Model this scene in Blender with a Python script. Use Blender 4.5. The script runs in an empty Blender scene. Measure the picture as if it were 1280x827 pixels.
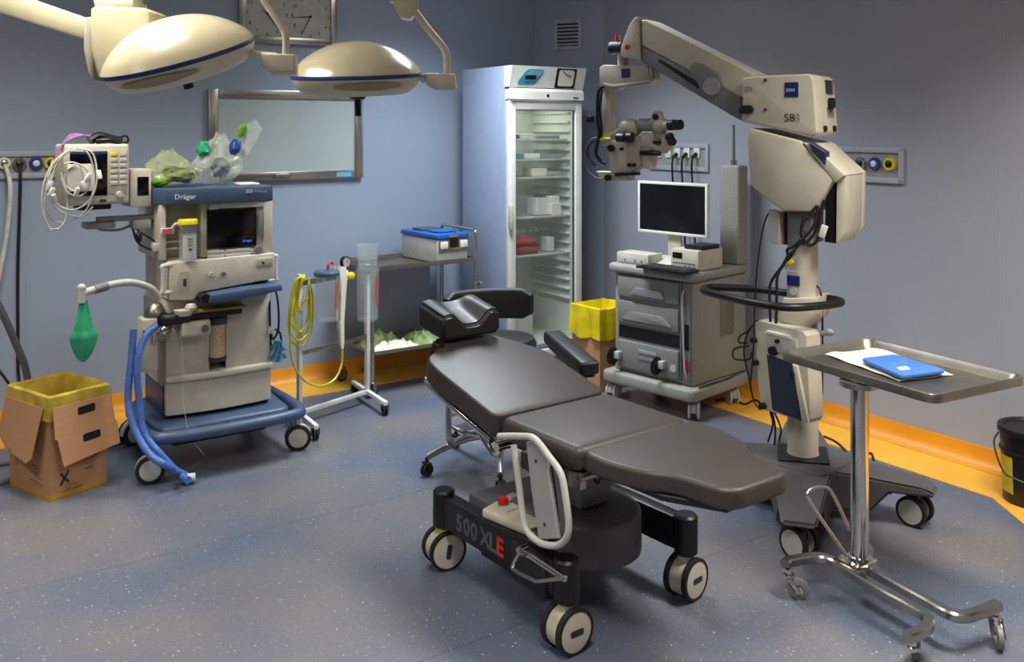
import bpy, bmesh, math, random
from mathutils import Vector, Matrix, noise
random.seed(7)
SC = bpy.context.scene
COL = SC.collection
# ------------------------------------------------------------------ camera, world, light, exposure
TH = math.radians(34.4); CT, ST = math.cos(TH), math.sin(TH)
FPX, HY, EYE = 1170.0, 160.0, 1.70
cd = bpy.data.cameras.new('camera'); cam = bpy.data.objects.new('camera', cd); COL.objects.link(cam)
cd.sensor_width = 36; cd.lens = 36 * FPX / 1280; cd.shift_y = -(413.5 - HY) / 1280
cd.clip_start = .05
cam.location = (0, 0, EYE); cam.rotation_euler = (math.pi / 2, 0, -TH)
SC.camera = cam
w = bpy.data.worlds.new('world'); SC.world = w; w.use_nodes = True
w.node_tree.nodes['Background'].inputs[0].default_value = (.62, .68, .80, 1)
w.node_tree.nodes['Background'].inputs[1].default_value = .25
SC.view_settings.view_transform = 'Standard'; SC.view_settings.look = 'None'
SC.view_settings.gamma = 1; SC.view_settings.exposure = 0.44
CEIL = 2.95
# ceiling panels: centre x, y, size x, size y, watts, colour
PANELS = [(.6, 4.2, .6, 1.2, 30, (1, .93, .82)), (3.0, 4.5, .6, 1.2, 44, (.84, .93, 1)),
          (3.3, 1.2, .6, 1.2, 46, (1, .95, .86)), (1.2, 1.2, .6, 1.2, 30, (1, .90, .78)),
          (-1.2, 3.4, .6, 1.2, 22, (1, .95, .9)), (-1.0, .6, .6, 1.2, 30, (1, .93, .85))]
for i, (x, y, sx, sy, P, c) in enumerate(PANELS):
    ld = bpy.data.lights.new('panel_light', 'AREA'); ld.shape = 'RECTANGLE'
    ld.size = sx - .06; ld.size_y = sy - .06; ld.energy = P; ld.color = c; ld.spread = math.radians(125)
    lo = bpy.data.objects.new('panel_light', ld); COL.objects.link(lo); lo.location = (x, y, CEIL - .03)

# ------------------------------------------------------------------ materials
MT = {}
def lin(c):
    return tuple(((v / 255) / 12.92 if v / 255 <= .04045 else ((v / 255 + .055) / 1.055) ** 2.4) for v in c) + (1,)
def mat(name, rgb, rough=.5, metal=0, var=.08, scale=14, bump=0, bscale=60, alpha=1, coat=0, trans=0, emit=0, rgb2=None, spec=.5, stretch=None):
    m = bpy.data.materials.new(name); MT[name] = m; m.use_nodes = True
    nt = m.node_tree; N = nt.nodes; L = nt.links; p = N['Principled BSDF']
    tc = N.new('ShaderNodeTexCoord'); nz = N.new('ShaderNodeTexNoise'); nz.inputs['Scale'].default_value = scale
    nz.inputs['Detail'].default_value = 4
    src = tc.outputs['Object']
    if stretch:
        mp = N.new('ShaderNodeMapping'); mp.inputs['Scale'].default_value = stretch; L.new(src, mp.inputs[0]); src = mp.outputs[0]
    L.new(src, nz.inputs['Vector'])
    mx = N.new('ShaderNodeMix'); mx.data_type = 'RGBA'
    a = lin(rgb)
    if rgb2: b = lin(rgb2)
    else: b = tuple(min(1, v * (1 - var * 2)) for v in a[:3]) + (1,); a = tuple(min(1, v * (1 + var)) for v in a[:3]) + (1,)
    mx.inputs['A'].default_value = a; mx.inputs['B'].default_value = b
    cr = N.new('ShaderNodeMapRange'); cr.inputs['From Min'].default_value = .35; cr.inputs['From Max'].default_value = .65
    L.new(nz.outputs[0], cr.inputs[0]); L.new(cr.outputs[0], mx.inputs['Factor'])
    L.new(mx.outputs['Result'], p.inputs['Base Color'])
    p.inputs['Roughness'].default_value = rough; p.inputs['Metallic'].default_value = metal
    p.inputs['Alpha'].default_value = alpha; p.inputs['Specular IOR Level'].default_value = spec
    if coat: p.inputs['Coat Weight'].default_value = coat; p.inputs['Coat Roughness'].default_value = .12
    if trans: p.inputs['Transmission Weight'].default_value = trans; p.inputs['IOR'].default_value = 1.2
    if emit: p.inputs['Emission Color'].default_value = lin(rgb); p.inputs['Emission Strength'].default_value = emit
    if bump:
        n2 = N.new('ShaderNodeTexNoise'); n2.inputs['Scale'].default_value = bscale; L.new(tc.outputs['Object'], n2.inputs['Vector'])
        bp = N.new('ShaderNodeBump'); bp.inputs['Strength'].default_value = bump; bp.inputs['Distance'].default_value = .003
        L.new(n2.outputs[0], bp.inputs['Height']); L.new(bp.outputs[0], p.inputs['Normal'])
    return m
mat('wall', (147, 160, 181), .5, var=.02, scale=1.5, bump=.05, bscale=300)
mat('wall_r', (158, 162, 174), .5, var=.02, scale=1.5, bump=.05, bscale=300)
mat('ceil', (205, 205, 200), .8)
mat('skirt', (226, 150, 28), .45, var=.05, scale=3)
mat('strip', (240, 178, 62), .4, var=.05, scale=3)
mat('weld', (250, 205, 110), .4)
mat('white', (222, 222, 216), .35, var=.03)
mat('fridge_side', (150, 164, 192), .4, var=.03)
mat('fridge_in', (205, 210, 200), .5, var=.03)
mat('cream', (196, 190, 174), .42, var=.04)
mat('cream2', (176, 169, 152), .42, var=.04)
mat('lampcream', (196, 187, 158), .24, var=.03, coat=.5)
mat('lampunder', (206, 198, 178), .35, var=.03)
mat('lampslot', (150, 138, 112), .4, var=.03)
mat('navy', (62, 80, 108), .42, var=.05)
mat('navyd', (34, 46, 66), .45, var=.05)
mat('blueline', (40, 58, 110), .35)
mat('black', (11, 11, 12), .42, var=.1)
mat('blackm', (26, 26, 28), .6, var=.1)
mat('gloss', (5, 6, 9), .12, var=.1)
mat('vinyl', (56, 51, 48), .46, var=.06, scale=5, bump=.12, bscale=160)
mat('vinylb', (20, 20, 21), .44, var=.1, bump=.1, bscale=160)
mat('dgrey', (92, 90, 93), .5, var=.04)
mat('scopebase', (84, 80, 82), .55, var=.04)
mat('grey', (150, 150, 150), .45, var=.04)
mat('lgrey', (182, 182, 178), .45, var=.04)
mat('panelsteel', (150, 158, 168), .42, metal=.7, var=.04, scale=4)
mat('mgrey', (118, 120, 122), .5, var=.05)
mat('steel', (190, 190, 186), .26, metal=1, var=.05, scale=6, stretch=(1, 14, 1))
mat('steeld', (165, 160, 150), .36, metal=1, var=.08, scale=8)
mat('steel2', (170, 168, 164), .25, metal=1, var=.06, scale=7)
mat('chrome', (215, 212, 205), .12, metal=1, var=.03)
mat('board', (168, 178, 178), .18, var=.03, scale=2)
mat('plate', (165, 170, 184), .4, var=.03)
mat('speck', (166, 164, 154), .6, var=.12, scale=200, rgb2=(118, 118, 110), bump=.2, bscale=260)
mat('speckd', (124, 126, 122), .5, var=.1, scale=200)
mat('rubber', (24, 24, 26), .7, var=.1)
mat('cable', (22, 22, 24), .45)
mat('cablew', (205, 202, 190), .45)
mat('cableg', (92, 94, 98), .5)
mat('card', (176, 130, 92), .8, var=.03, scale=8, stretch=(1, 1, 12), bump=.1)
mat('cardd', (120, 80, 54), .8, var=.06)
mat('cardye', (190, 140, 30), .8)
mat('ybag', (228, 204, 20), .25, var=.12, scale=8, alpha=.93, bump=.8, bscale=22)
mat('ybag2', (206, 180, 66), .22, var=.15, scale=9, alpha=.74, bump=.6, bscale=22)
mat('green', (44, 160, 112), .4, var=.12, scale=12)
mat('bluehose', (80, 116, 190), .3, var=.1, alpha=.93)
mat('hosegrey', (186, 186, 176), .5, var=.05)
mat('yellow', (216, 200, 20), .4, var=.05)
mat('ytube', (205, 196, 30), .3, var=.06)
mat('red', (200, 30, 26), .45)
mat('redcloth', (176, 20, 38), .7)
mat('bluelid', (34, 92, 170), .35, var=.05)
mat('bluecloth', (58, 108, 190), .75, var=.06)
mat('paper', (226, 220, 198), .8, var=.04)
mat('paperg', (130, 150, 96), .6, var=.3, scale=12)
mat('lime', (222, 190, 142), .9, var=.2, scale=150, bump=.6, bscale=180)
mat('clear', (205, 215, 222), .06, alpha=.14, spec=.7)
mat('clearc', (212, 220, 224), .08, alpha=.14, spec=.7)
mat('glass', (150, 165, 155), .05, alpha=.10, spec=.8)
mat('bagclear', (214, 222, 208), .15, alpha=.30, spec=.7, bump=.5, bscale=30)
mat('bagyel', (206, 214, 140), .15, alpha=.26, spec=.7, bump=.5, bscale=30)
mat('greenstuff', (96, 150, 40), .5, var=.25, scale=10)
mat('greend', (40, 84, 36), .5, var=.2)
mat('blue', (30, 66, 150), .4)
mat('bluebright', (40, 130, 230), .4, emit=.6)
mat('zeiss', (26, 34, 110), .4)
mat('textw', (225, 225, 225), .5)
mat('letterg', (78, 80, 84), .5)
mat('textd', (52, 54, 58), .5)
mat('texth', (150, 150, 152), .5)
mat('teal', (58, 150, 160), .35)
mat('teal2', (110, 170, 196), .35)
mat('purple', (150, 100, 160), .5)
mat('yellowlab', (205, 175, 20), .5)
mat('pinkred', (206, 74, 66), .5)
mat('amber', (150, 110, 55), .3)
mat('medpad', (120, 110, 92), .6)
mat('diffuser', (255, 246, 228), .5, emit=2.2)
mat('reddot', (170, 40, 36), .6)

def floor_mat():
    m = bpy.data.materials.new('floor_vinyl'); MT['floor'] = m; m.use_nodes = True
    nt = m.node_tree; N = nt.nodes; L = nt.links; p = N['Principled BSDF']
    tc = N.new('ShaderNodeTexCoord'); O = tc.outputs['Object']
    def noi(s, d=3):
        n = N.new('ShaderNodeTexNoise'); n.inputs['Scale'].default_value = s; n.inputs['Detail'].default_value = d; L.new(O, n.inputs['Vector']); return n.outputs[0]
    def mr(x, a, b, c=0, d=1):
        n = N.new('ShaderNodeMapRange'); L.new(x, n.inputs[0])
        for k, v in zip((1, 2, 3, 4), (a, b, c, d)): n.inputs[k].default_value = v
        return n.outputs[0]
    def mix(f, A, Bc):
        n = N.new('ShaderNodeMix'); n.data_type = 'RGBA'; L.new(f, n.inputs['Factor'])
        for k, v in (('A', A), ('B', Bc)):
            if isinstance(v, tuple): n.inputs[k].default_value = v
            else: L.new(v, n.inputs[k])
        return n.outputs['Result']
    c = mix(mr(noi(1.3, 2), .38, .62), lin((88, 98, 118)), lin((116, 112, 112)))
    c = mix(mr(noi(45, 3), .3, .7, 0, .35), c, lin((84, 94, 112)))
    vo = N.new('ShaderNodeTexVoronoi'); vo.inputs['Scale'].default_value = 46; L.new(O, vo.inputs['Vector'])
    vo.inputs['Randomness'].default_value = 1
    sc = N.new('ShaderNodeSeparateColor'); L.new(vo.outputs['Color'], sc.inputs[0])
    thr = mr(sc.outputs[0], .3, 1.0, 0.0, .17)
    lt = N.new('ShaderNodeMath'); lt.operation = 'LESS_THAN'; L.new(vo.outputs['Distance'], lt.inputs[0]); L.new(thr, lt.inputs[1])
    c = mix(lt.outputs[0], c, lin((184, 185, 184)))
    vo2 = N.new('ShaderNodeTexVoronoi'); vo2.inputs['Scale'].default_value = 80; L.new(O, vo2.inputs['Vector'])
    lt2 = N.new('ShaderNodeMath'); lt2.operation = 'LESS_THAN'; L.new(vo2.outputs['Distance'], lt2.inputs[0]); lt2.inputs[1].default_value = .17
    f2 = N.new('ShaderNodeMath'); f2.operation = 'MULTIPLY'; L.new(lt2.outputs[0], f2.inputs[0]); f2.inputs[1].default_value = .5
    c = mix(f2.outputs[0], c, lin((170, 172, 176)))
    # welded seams between the vinyl sheets
    sx = N.new('ShaderNodeSeparateXYZ'); L.new(O, sx.inputs[0])
    a1 = N.new('ShaderNodeMath'); a1.operation = 'ADD'; L.new(sx.outputs[1], a1.inputs[0]); a1.inputs[1].default_value = 10 * 1.235 - 2.63
    a2 = N.new('ShaderNodeMath'); a2.operation = 'PINGPONG'; L.new(a1.outputs[0], a2.inputs[0]); a2.inputs[1].default_value = 1.235 / 2
    a3 = N.new('ShaderNodeMath'); a3.operation = 'LESS_THAN'; L.new(a2.outputs[0], a3.inputs[0]); a3.inputs[1].default_value = .0022
    f3 = N.new('ShaderNodeMath'); f3.operation = 'MULTIPLY'; L.new(a3.outputs[0], f3.inputs[0]); f3.inputs[1].default_value = .7
    c = mix(f3.outputs[0], c, lin((58, 62, 74)))
    L.new(c, p.inputs['Base Color'])
    L.new(mr(noi(2.5, 4), .3, .7, .26, .42), p.inputs['Roughness'])
    bp = N.new('ShaderNodeBump'); bp.inputs['Strength'].default_value = .06; L.new(noi(25, 3), bp.inputs['Height']); L.new(bp.outputs[0], p.inputs['Normal'])
floor_mat()

# ------------------------------------------------------------------ mesh builder
def V(*a): return Vector(a)
def rotM(rx=0, ry=0, rz=0, loc=(0, 0, 0)):
    r = math.radians
    return Matrix.Translation(loc) @ Matrix.Rotation(r(rz), 4, 'Z') @ Matrix.Rotation(r(ry), 4, 'Y') @ Matrix.Rotation(r(rx), 4, 'X')
def catmull(pts, sub=6, closed=False):
    P = [Vector(p) for p in pts]; n = len(P)
    if n < 3 or sub < 2: return P
    out = []
    rng = range(n if closed else n - 1)
    for i in rng:
        if closed: p0, p1, p2, p3 = P[(i - 1) % n], P[i], P[(i + 1) % n], P[(i + 2) % n]
        else:
            p1, p2 = P[i], P[i + 1]; p0 = P[i - 1] if i else p1 * 2 - p2; p3 = P[i + 2] if i + 2 < n else p2 * 2 - p1
        for k in range(sub):
            t = k / sub
            out.append(.5 * ((2 * p1) + (p2 - p0) * t + (2 * p0 - 5 * p1 + 4 * p2 - p3) * t * t + (3 * p1 - p0 - 3 * p2 + p3) * t ** 3))
    if not closed: out.append(P[-1])
    return out
def roundpoly(pts, r, seg=4):
    out = []; n = len(pts)
    for i, p in enumerate(pts):
        ri = r[i] if isinstance(r, (list, tuple)) else r
        p = Vector(p[:2]); a = Vector(pts[i - 1][:2]); b = Vector(pts[(i + 1) % n][:2])
        da, db = (a - p), (b - p); q = min(ri, da.length * .49, db.length * .49)
        if q < 1e-5: out.append(tuple(p)); continue
        s = p + da.normalized() * q; e = p + db.normalized() * q
        for k in range(seg + 1):
            t = k / seg; out.append(tuple((1 - t) ** 2 * s + 2 * t * (1 - t) * p + t * t * e))
    return out
class B:
    def __init__(s): s.v = []; s.f = []
    def raw(s, vs, fs, M=None):
        o = len(s.v); s.v += [tuple(M @ Vector(v)) if M is not None else tuple(v) for v in vs]
        s.f += [tuple(i + o for i in f) for f in fs]; return s
    def bm(s, bm, M=None):
        bm.verts.index_update(); s.raw([v.co[:] for v in bm.verts], [[v.index for v in f.verts] for f in bm.faces], M); bm.free(); return s
    def box(s, x0, x1, y0, y1, z0, z1, bev=0, seg=2, M=None):
        b = bmesh.new(); bmesh.ops.create_cube(b, size=1)
        for v in b.verts: v.co = Vector((x0 + (v.co.x + .5) * (x1 - x0), y0 + (v.co.y + .5) * (y1 - y0), z0 + (v.co.z + .5) * (z1 - z0)))
        bev = min(bev, .49 * min(abs(x1 - x0), abs(y1 - y0), abs(z1 - z0)))
        if bev > 0: bmesh.ops.bevel(b, geom=b.edges[:], offset=bev, segments=seg, affect='EDGES', profile=.5)
        return s.bm(b, M)
    def cbox(s, c, size, rot=(0, 0, 0), bev=0, seg=2):
        x, y, z = [q / 2 for q in size]
        return s.box(-x, x, -y, y, -z, z, bev, seg, rotM(*rot, loc=c))
    def prism(s, pts, axis, lo, hi, bev=0, seg=2, M=None, side=False):
        def m(p, h): return {'x': (h, p[0], p[1]), 'y': (p[0], h, p[1]), 'z': (p[0], p[1], h)}[axis]
        b = bmesh.new(); n = len(pts)
        A = [b.verts.new(m(p, lo)) for p in pts]; C = [b.verts.new(m(p, hi)) for p in pts]
        fa = b.faces.new(A); fb = b.faces.new(C[::-1])
        for i in range(n): b.faces.new((A[i], C[i], C[(i + 1) % n], A[(i + 1) % n]))
        bmesh.ops.recalc_face_normals(b, faces=b.faces)
        if bev > 0:
            ed = list(fa.edges) + list(fb.edges) if not side else b.edges[:]
            bmesh.ops.bevel(b, geom=ed, offset=bev, segments=seg, affect='EDGES', profile=.5, clamp_overlap=True)
        return s.bm(b, M)
    def cyl(s, p0, p1, r, r2=None, n=20, bev=0):
        p0, p1 = Vector(p0), Vector(p1); r2 = r if r2 is None else r2; h = (p1 - p0).length
        if bev: pr = [(0, 0), (r - bev, 0), (r, bev), (r2, h - bev), (r2 - bev, h), (0, h)]
        else: pr = [(0, 0), (r, 0), (r2, h), (0, h)]
        return s.lathe(pr, p0, p1 - p0, n)
    def lathe(s, prof, c=(0, 0, 0), axis=(0, 0, 1), n=28, M=None):
        q = Vector((0, 0, 1)).rotation_difference(Vector(axis).normalized()).to_matrix().to_4x4()
        T = Matrix.Translation(c) @ q
        if M is not None: T = M @ T
        vs, fs = [], []; ring = []
        for r, z in prof:
            if r < 1e-6: ring.append([len(vs)]); vs.append((0, 0, z))
            else:
                ring.append(list(range(len(vs), len(vs) + n)))
                vs += [(r * math.cos(2 * math.pi * k / n), r * math.sin(2 * math.pi * k / n), z) for k in range(n)]
        for a, b in zip(ring, ring[1:]):
            for k in range(n):
                k2 = (k + 1) % n
                if len(a) == 1 and len(b) == 1: continue
                if len(a) == 1: fs.append((a[0], b[k2], b[k]))
                elif len(b) == 1: fs.append((a[k], a[k2], b[0]))
                else: fs.append((a[k], a[k2], b[k2], b[k]))
        return s.raw(vs, fs, T)
    def tube(s, pts, r, n=8, sub=6, closed=False, cap=True):
        P = catmull(pts, sub, closed); m = len(P); vs, fs = [], []
        up = None
        for i, p in enumerate(P):
            if closed: t = P[(i + 1) % m] - P[i - 1]
            else: t = P[min(i + 1, m - 1)] - P[max(i - 1, 0)]
            t = t.normalized() if t.length > 1e-9 else Vector((0, 0, 1))
            if up is None: up = Vector((0, 0, 1)) if abs(t.z) < .9 else Vector((1, 0, 0))
            up = (up - t * up.dot(t)); up = up.normalized() if up.length > 1e-6 else t.orthogonal().normalized()
            sd = t.cross(up); rr = r(i / (m - 1)) if callable(r) else r
            for k in range(n):
                a = 2 * math.pi * k / n; vs.append(p + (up * math.cos(a) + sd * math.sin(a)) * rr)
        for i in range(m if closed else m - 1):
            j = (i + 1) % m
            for k in range(n): fs.append((i * n + k, i * n + (k + 1) % n, j * n + (k + 1) % n, j * n + k))
        if cap and not closed: fs.append(tuple(range(n))[::-1]); fs.append(tuple(range((m - 1) * n, m * n)))
        return s.raw(vs, fs)
    def ell(s, c, rad, rot=(0, 0, 0), nz=0, nf=4, seg=20):
        b = bmesh.new(); bmesh.ops.create_uvsphere(b, u_segments=seg, v_segments=seg // 2 + 2, radius=1)
        for v in b.verts:
            k = 1 + (nz * noise.noise(v.co * nf + Vector(c) * 9) if nz else 0)
            v.co = Vector((v.co.x * rad[0] * k, v.co.y * rad[1] * k, v.co.z * rad[2] * k))
        return s.bm(b, rotM(*rot, loc=c))
    def grid(s, rows, closed=False, thick=0):
        nr, nc = len(rows), len(rows[0]); vs = [tuple(p) for r in rows for p in r]; fs = []
        for i in range(nr - 1):
            for j in range(nc if closed else nc - 1):
                j2 = (j + 1) % nc; fs.append((i * nc + j, i * nc + j2, (i + 1) * nc + j2, (i + 1) * nc + j))
        if thick:
            b = bmesh.new(); bv = [b.verts.new(v) for v in vs]
            for f in fs:
                try: b.faces.new([bv[i] for i in f])
                except ValueError: pass
            bmesh.ops.recalc_face_normals(b, faces=b.faces); bmesh.ops.solidify(b, geom=b.faces[:], thickness=thick)
            return s.bm(b)
        return s.raw(vs, fs)
    def obj(s, name, m, parent=None, label=None, ang=40, cat=None, group=None, kind=None, loc=None):
        me = bpy.data.meshes.new(name); me.from_pydata(s.v, [], s.f); me.validate()
        b = bmesh.new(); b.from_mesh(me); bmesh.ops.recalc_face_normals(b, faces=b.faces); b.to_mesh(me); b.free()
        me.polygons.foreach_set('use_smooth', [True] * len(me.polygons)); me.set_sharp_from_angle(angle=math.radians(ang))
        me.materials.append(MT[m])
        o = bpy.data.objects.new(name, me); COL.objects.link(o); o.parent = parent
        if loc: o.location = loc
        tag(o, label, cat, group, kind); return o
def tag(o, label=None, cat=None, group=None, kind=None):
    if label: o['label'] = label
    if cat: o['category'] = cat
    if group: o['group'] = group
    if kind: o['kind'] = kind
    return o
def thing(name, label, cat, loc=(0, 0, 0), yaw=0, group=None):
    o = bpy.data.objects.new(name, None); COL.objects.link(o); o.empty_display_size = .1
    o.location = loc; o.rotation_euler = (0, 0, math.radians(yaw)); return tag(o, label, cat, group)
def copy_tree(o, parent=None, **kw):
    c = o.copy(); COL.objects.link(c); c.parent = parent
    for ch in list(o.children): copy_tree(ch, c)
    for k, v in kw.items(): c[k] = v
    return c
def text(s, size, pos, xdir, up, m, parent, name='lettering', ext=.0006, align='LEFT', sx=1, bold=0):
    cu = bpy.data.curves.new('lettering', 'FONT'); cu.offset = bold; cu.body = s; cu.size = size; cu.extrude = ext; cu.align_x = align; cu.resolution_u = 2
    o = bpy.data.objects.new('tmp', cu); COL.objects.link(o); dg = bpy.context.evaluated_depsgraph_get()
    me = bpy.data.meshes.new_from_object(o.evaluated_get(dg)); bpy.data.objects.remove(o); bpy.data.curves.remove(cu)
    x = Vector(xdir).normalized(); u = Vector(up).normalized(); n = x.cross(u)
    M = Matrix(((x.x * sx, u.x, n.x, pos[0]), (x.y * sx, u.y, n.y, pos[1]), (x.z * sx, u.z, n.z, pos[2]), (0, 0, 0, 1)))
    me.transform(M); me.materials.clear(); me.materials.append(MT[m])
    r = bpy.data.objects.new(name, me); COL.objects.link(r); r.parent = parent; return r
class Fr:
    """floor frame of one thing: origin, turn; gives local points seen along a line of sight on a local plane"""
    def __init__(s, ox, oy, yaw=0): s.o = (ox, oy); s.yaw = yaw; y = math.radians(yaw); s.c, s.s = math.cos(y), math.sin(y)
    def ray(s, px, py):
        X = (px - 640) / FPX; a = X * CT + ST; b = -X * ST + CT; z = -(py - HY) / FPX
        ox, oy = -s.o[0], -s.o[1]
        return (V(ox * s.c + oy * s.s, -ox * s.s + oy * s.c, EYE), V(a * s.c + b * s.s, -a * s.s + b * s.c, z))
    def h(s, i, px, py, val):
        o, d = s.ray(px, py); t = (val - o[i]) / d[i]; return o + d * t
    def X(s, px, py, v=0): return s.h(0, px, py, v)
    def Y(s, px, py, v=0): return s.h(1, px, py, v)
    def Z(s, px, py, v=0): return s.h(2, px, py, v)
    def dep(s, px, py, d): o, r = s.ray(px, py); return o + r * d
    def thing(s, name, label, cat, z=0, group=None): return thing(name, label, cat, (s.o[0], s.o[1], z), s.yaw, group)
    def Yp(s, pts, v=0): return [(q.x, q.z) for q in (s.Y(a, b, v) for a, b in pts)]
    def Xp(s, pts, v=0): return [(q.y, q.z) for q in (s.X(a, b, v) for a, b in pts)]
WF = Fr(0, 0, 0)
def caster(par, x, y, r, wid=.022, yaw=0, twin=True, tyre='rubber', hub='lgrey', fork='lgrey', top=None, cover=None, name='caster'):
    """swivel caster: fork mesh with wheels as sub-parts; wheel centre at x, y"""
    top = top or 2 * r + .05; M = rotM(rz=yaw, loc=(x, y, 0)); f = B()
    if cover == 'hood':
        pr = [(r * 1.02 * math.cos(a), r * 1.02 * math.sin(a)) for a in [math.pi * (.12 + .9 * k / 10) for k in range(11)]] + [(-r * .55, -r * .1), (r * .4, r * .35)]
        f.prism([(px_, pz + r) for px_, pz in pr], 'y', -wid * .55, wid * .55, .003, 1, M)
    else:
        f.box(-r * .35, r * .35, -wid * 1.0, wid * 1.0, r * 1.9, r * 2.2, .004, 1, M)
        for s_ in (-1, 1): f.prism([(-r * .35, r * 2.1), (r * .4, r * 2.1), (r * .22, r * .85), (-r * .22, r * .85)], 'y', s_ * wid * 1.0 - .0025, s_ * wid * 1.0 + .0025, 0, 1, M)
    f.cyl(M @ V(0, 0, 2 * r), M @ V(0, 0, top), r * .28)
    fo = f.obj(name, fork, par)
    for s_ in ((-1, 1) if twin else (0,)):
        c = M @ V(0, s_ * wid * (.62 if cover == 'hood' else .45), r); ax = M.to_3x3() @ V(0, 1, 0); wd = wid * (.5 if twin else .8)
        if cover == 'hood': wd = wid * .45; c = M @ V(0, s_ * wid * .85, r)
        t = B().lathe([(r * .72, -wd / 2), (r * .95, -wd / 2), (r, -wd * .3), (r, wd * .3), (r * .95, wd / 2), (r * .72, wd / 2)], c, ax, 28)
        to = t.obj('wheel', tyre, fo)
        h = B().lathe([(0, -wd * .62), (r * .3, -wd * .62), (r * .74, -wd * .45), (r * .74, wd * .45), (r * .3, wd * .62), (0, wd * .62)], c, ax, 24).obj('wheel_hub', hub, fo)
    return fo
# ------------------------------------------------------------------ the setting
AR, BB, AL, BF = 4.60, 5.98, -3.2, -2.6      # wall planes
K = dict(kind='structure')
B().box(AL - .1, AR + .1, BF - .1, BB + .1, -.08, 0).obj('floor', 'floor', **K)
B().box(AL - .1, AR + .1, BF - .1, BB + .1, CEIL, CEIL + .08).obj('ceiling', 'ceil', **K)
B().box(AL - .1, 4.305, BB, BB + .1, 0, CEIL).obj('wall_back', 'wall', **K)
B().box(AR, AR + .1, BF - .1, 5.485, 0, CEIL).obj('wall_right', 'wall_r', **K)
B().prism([(4.30, BB), (4.60, 5.48), (4.70, 5.48), (4.70, BB + .1), (4.30, BB + .1)], 'z', 0, CEIL).obj('wall_corner', 'wall', **K)
B().box(AL - .1, AL, BF - .1, BB + .1, 0, CEIL).obj('wall_left', 'wall', **K)
B().box(AL, AR, BF - .1, BF, 0, CEIL).obj('wall_front', 'wall', **K)
prof = [(0, .105), (.008, .105), (.012, .06), (.02, .035), (.038, .014), (.06, .0045), (.06, 0), (0, 0)]
def skirt(name, p, q, nrm):
    p, q, n = Vector((*p, 0)), Vector((*q, 0)), Vector((*nrm, 0)); b = B()
    vs = [p + n * u + V(0, 0, z) for u, z in prof] + [q + n * u + V(0, 0, z) for u, z in prof]; k = len(prof)
    b.raw(vs, [(i, (i + 1) % k, (i + 1) % k + k, i + k) for i in range(k)] + [tuple(range(k)), tuple(range(k, 2 * k))])
    b.obj(name, 'skirt', **K)
skirt('baseboard_back', (AL, BB), (4.30, BB), (0, -1))
cn = Vector((-.5, -.3)).normalized()
skirt('baseboard_corner', (4.29, BB), (4.61, 5.47), cn)
skirt('baseboard_right', (AR, 5.50), (AR, BF), (-1, 0))
B().prism([(AL, 5.62), (4.03, 5.62), (4.25, 5.26), (4.25, 2.30), (3.60, 1.42), (3.6, BF), (AR, BF), (AR, 5.48), (4.30, BB), (AL, BB)], 'z', 0, .003).obj('trim_floor_border', 'strip', **K)
B().box(AL, 4.25, BB - .062, BB - .056, .003, .0055).box(4.54, 4.546, BF, 5.4, .003, .0055).obj('trim_weld', 'weld', **K)
B().box(AR - .002, AR, 2.448, 2.453, .1, CEIL).box(AR - .002, AR, 1.2, 1.204, .1, CEIL).obj('trim_joint', 'plate', **K)
for i, (x, y, sx, sy, P, c) in enumerate(PANELS):
    where = ['above the anaesthesia machine', 'above the equipment corner', 'above the steel tray table', 'above the empty floor before the table', 'at the far left of the room', 'behind and left of the viewer'][i]
    t = thing('ceiling_light', 'recessed rectangular ceiling light panel ' + where, 'light', (x, y, CEIL), 0, 'ceiling light panels')
    b = B()
    for a in ((-sx / 2, sx / 2, -sy / 2, -sy / 2 + .03), (-sx / 2, sx / 2, sy / 2 - .03, sy / 2), (-sx / 2, -sx / 2 + .03, -sy / 2, sy / 2), (sx / 2 - .03, sx / 2, -sy / 2, sy / 2)):
        b.box(*a, -.015, 0)
    b.obj('frame', 'white', t); B().box(-sx / 2 + .03, sx / 2 - .03, -sy / 2 + .03, sy / 2 - .03, -.008, 0).obj('diffuser', 'diffuser', t)

# ------------------------------------------------------------------ on the back wall
def frame4(b, x0, x1, z0, z1, wl, wt, y0, y1, bev=.004):
    b.box(x0, x0 + wl, y0, y1, z0, z1, bev); b.box(x1 - wl, x1, y0, y1, z0, z1, bev)
    b.box(x0 + wl, x1 - wl, y0, y1, z1 - wt, z1, bev); b.box(x0 + wl, x1 - wl, y0, y1, z0, z0 + wt, bev); return b
yb = BB
L_, R_ = WF.Y(260, 160, yb - .02).x, WF.Y(453, 160, yb - .02).x
zt, zb = WF.Y(355, 113, yb - .02).z, WF.Y(355, 225, yb - .02).z
f = Fr(L_, yb, 0); t = f.thing('whiteboard', 'wide pale glass writing board in a brushed steel frame on the back wall', 'whiteboard')
W_ = R_ - L_
B().box(.05, W_ - .04, -.022, -.003, zb + .04, zt - .05).obj('board_surface', 'board', t)
frame4(B(), 0, W_, zb, zt, .062, .055, -.035, -.001).obj('frame', 'steel', t, label='brushed steel frame')
B().box(W_ - .20, W_ - .09, -.037, -.034, zb + .012, zb + .042).obj('sticker', 'teal2', t)
b = B(); b.box(W_ * .4, W_ * .4 + .1, -.05, -.034, zb + .01, zb + .045, .005).obj('latch', 'steeld', t)

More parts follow.
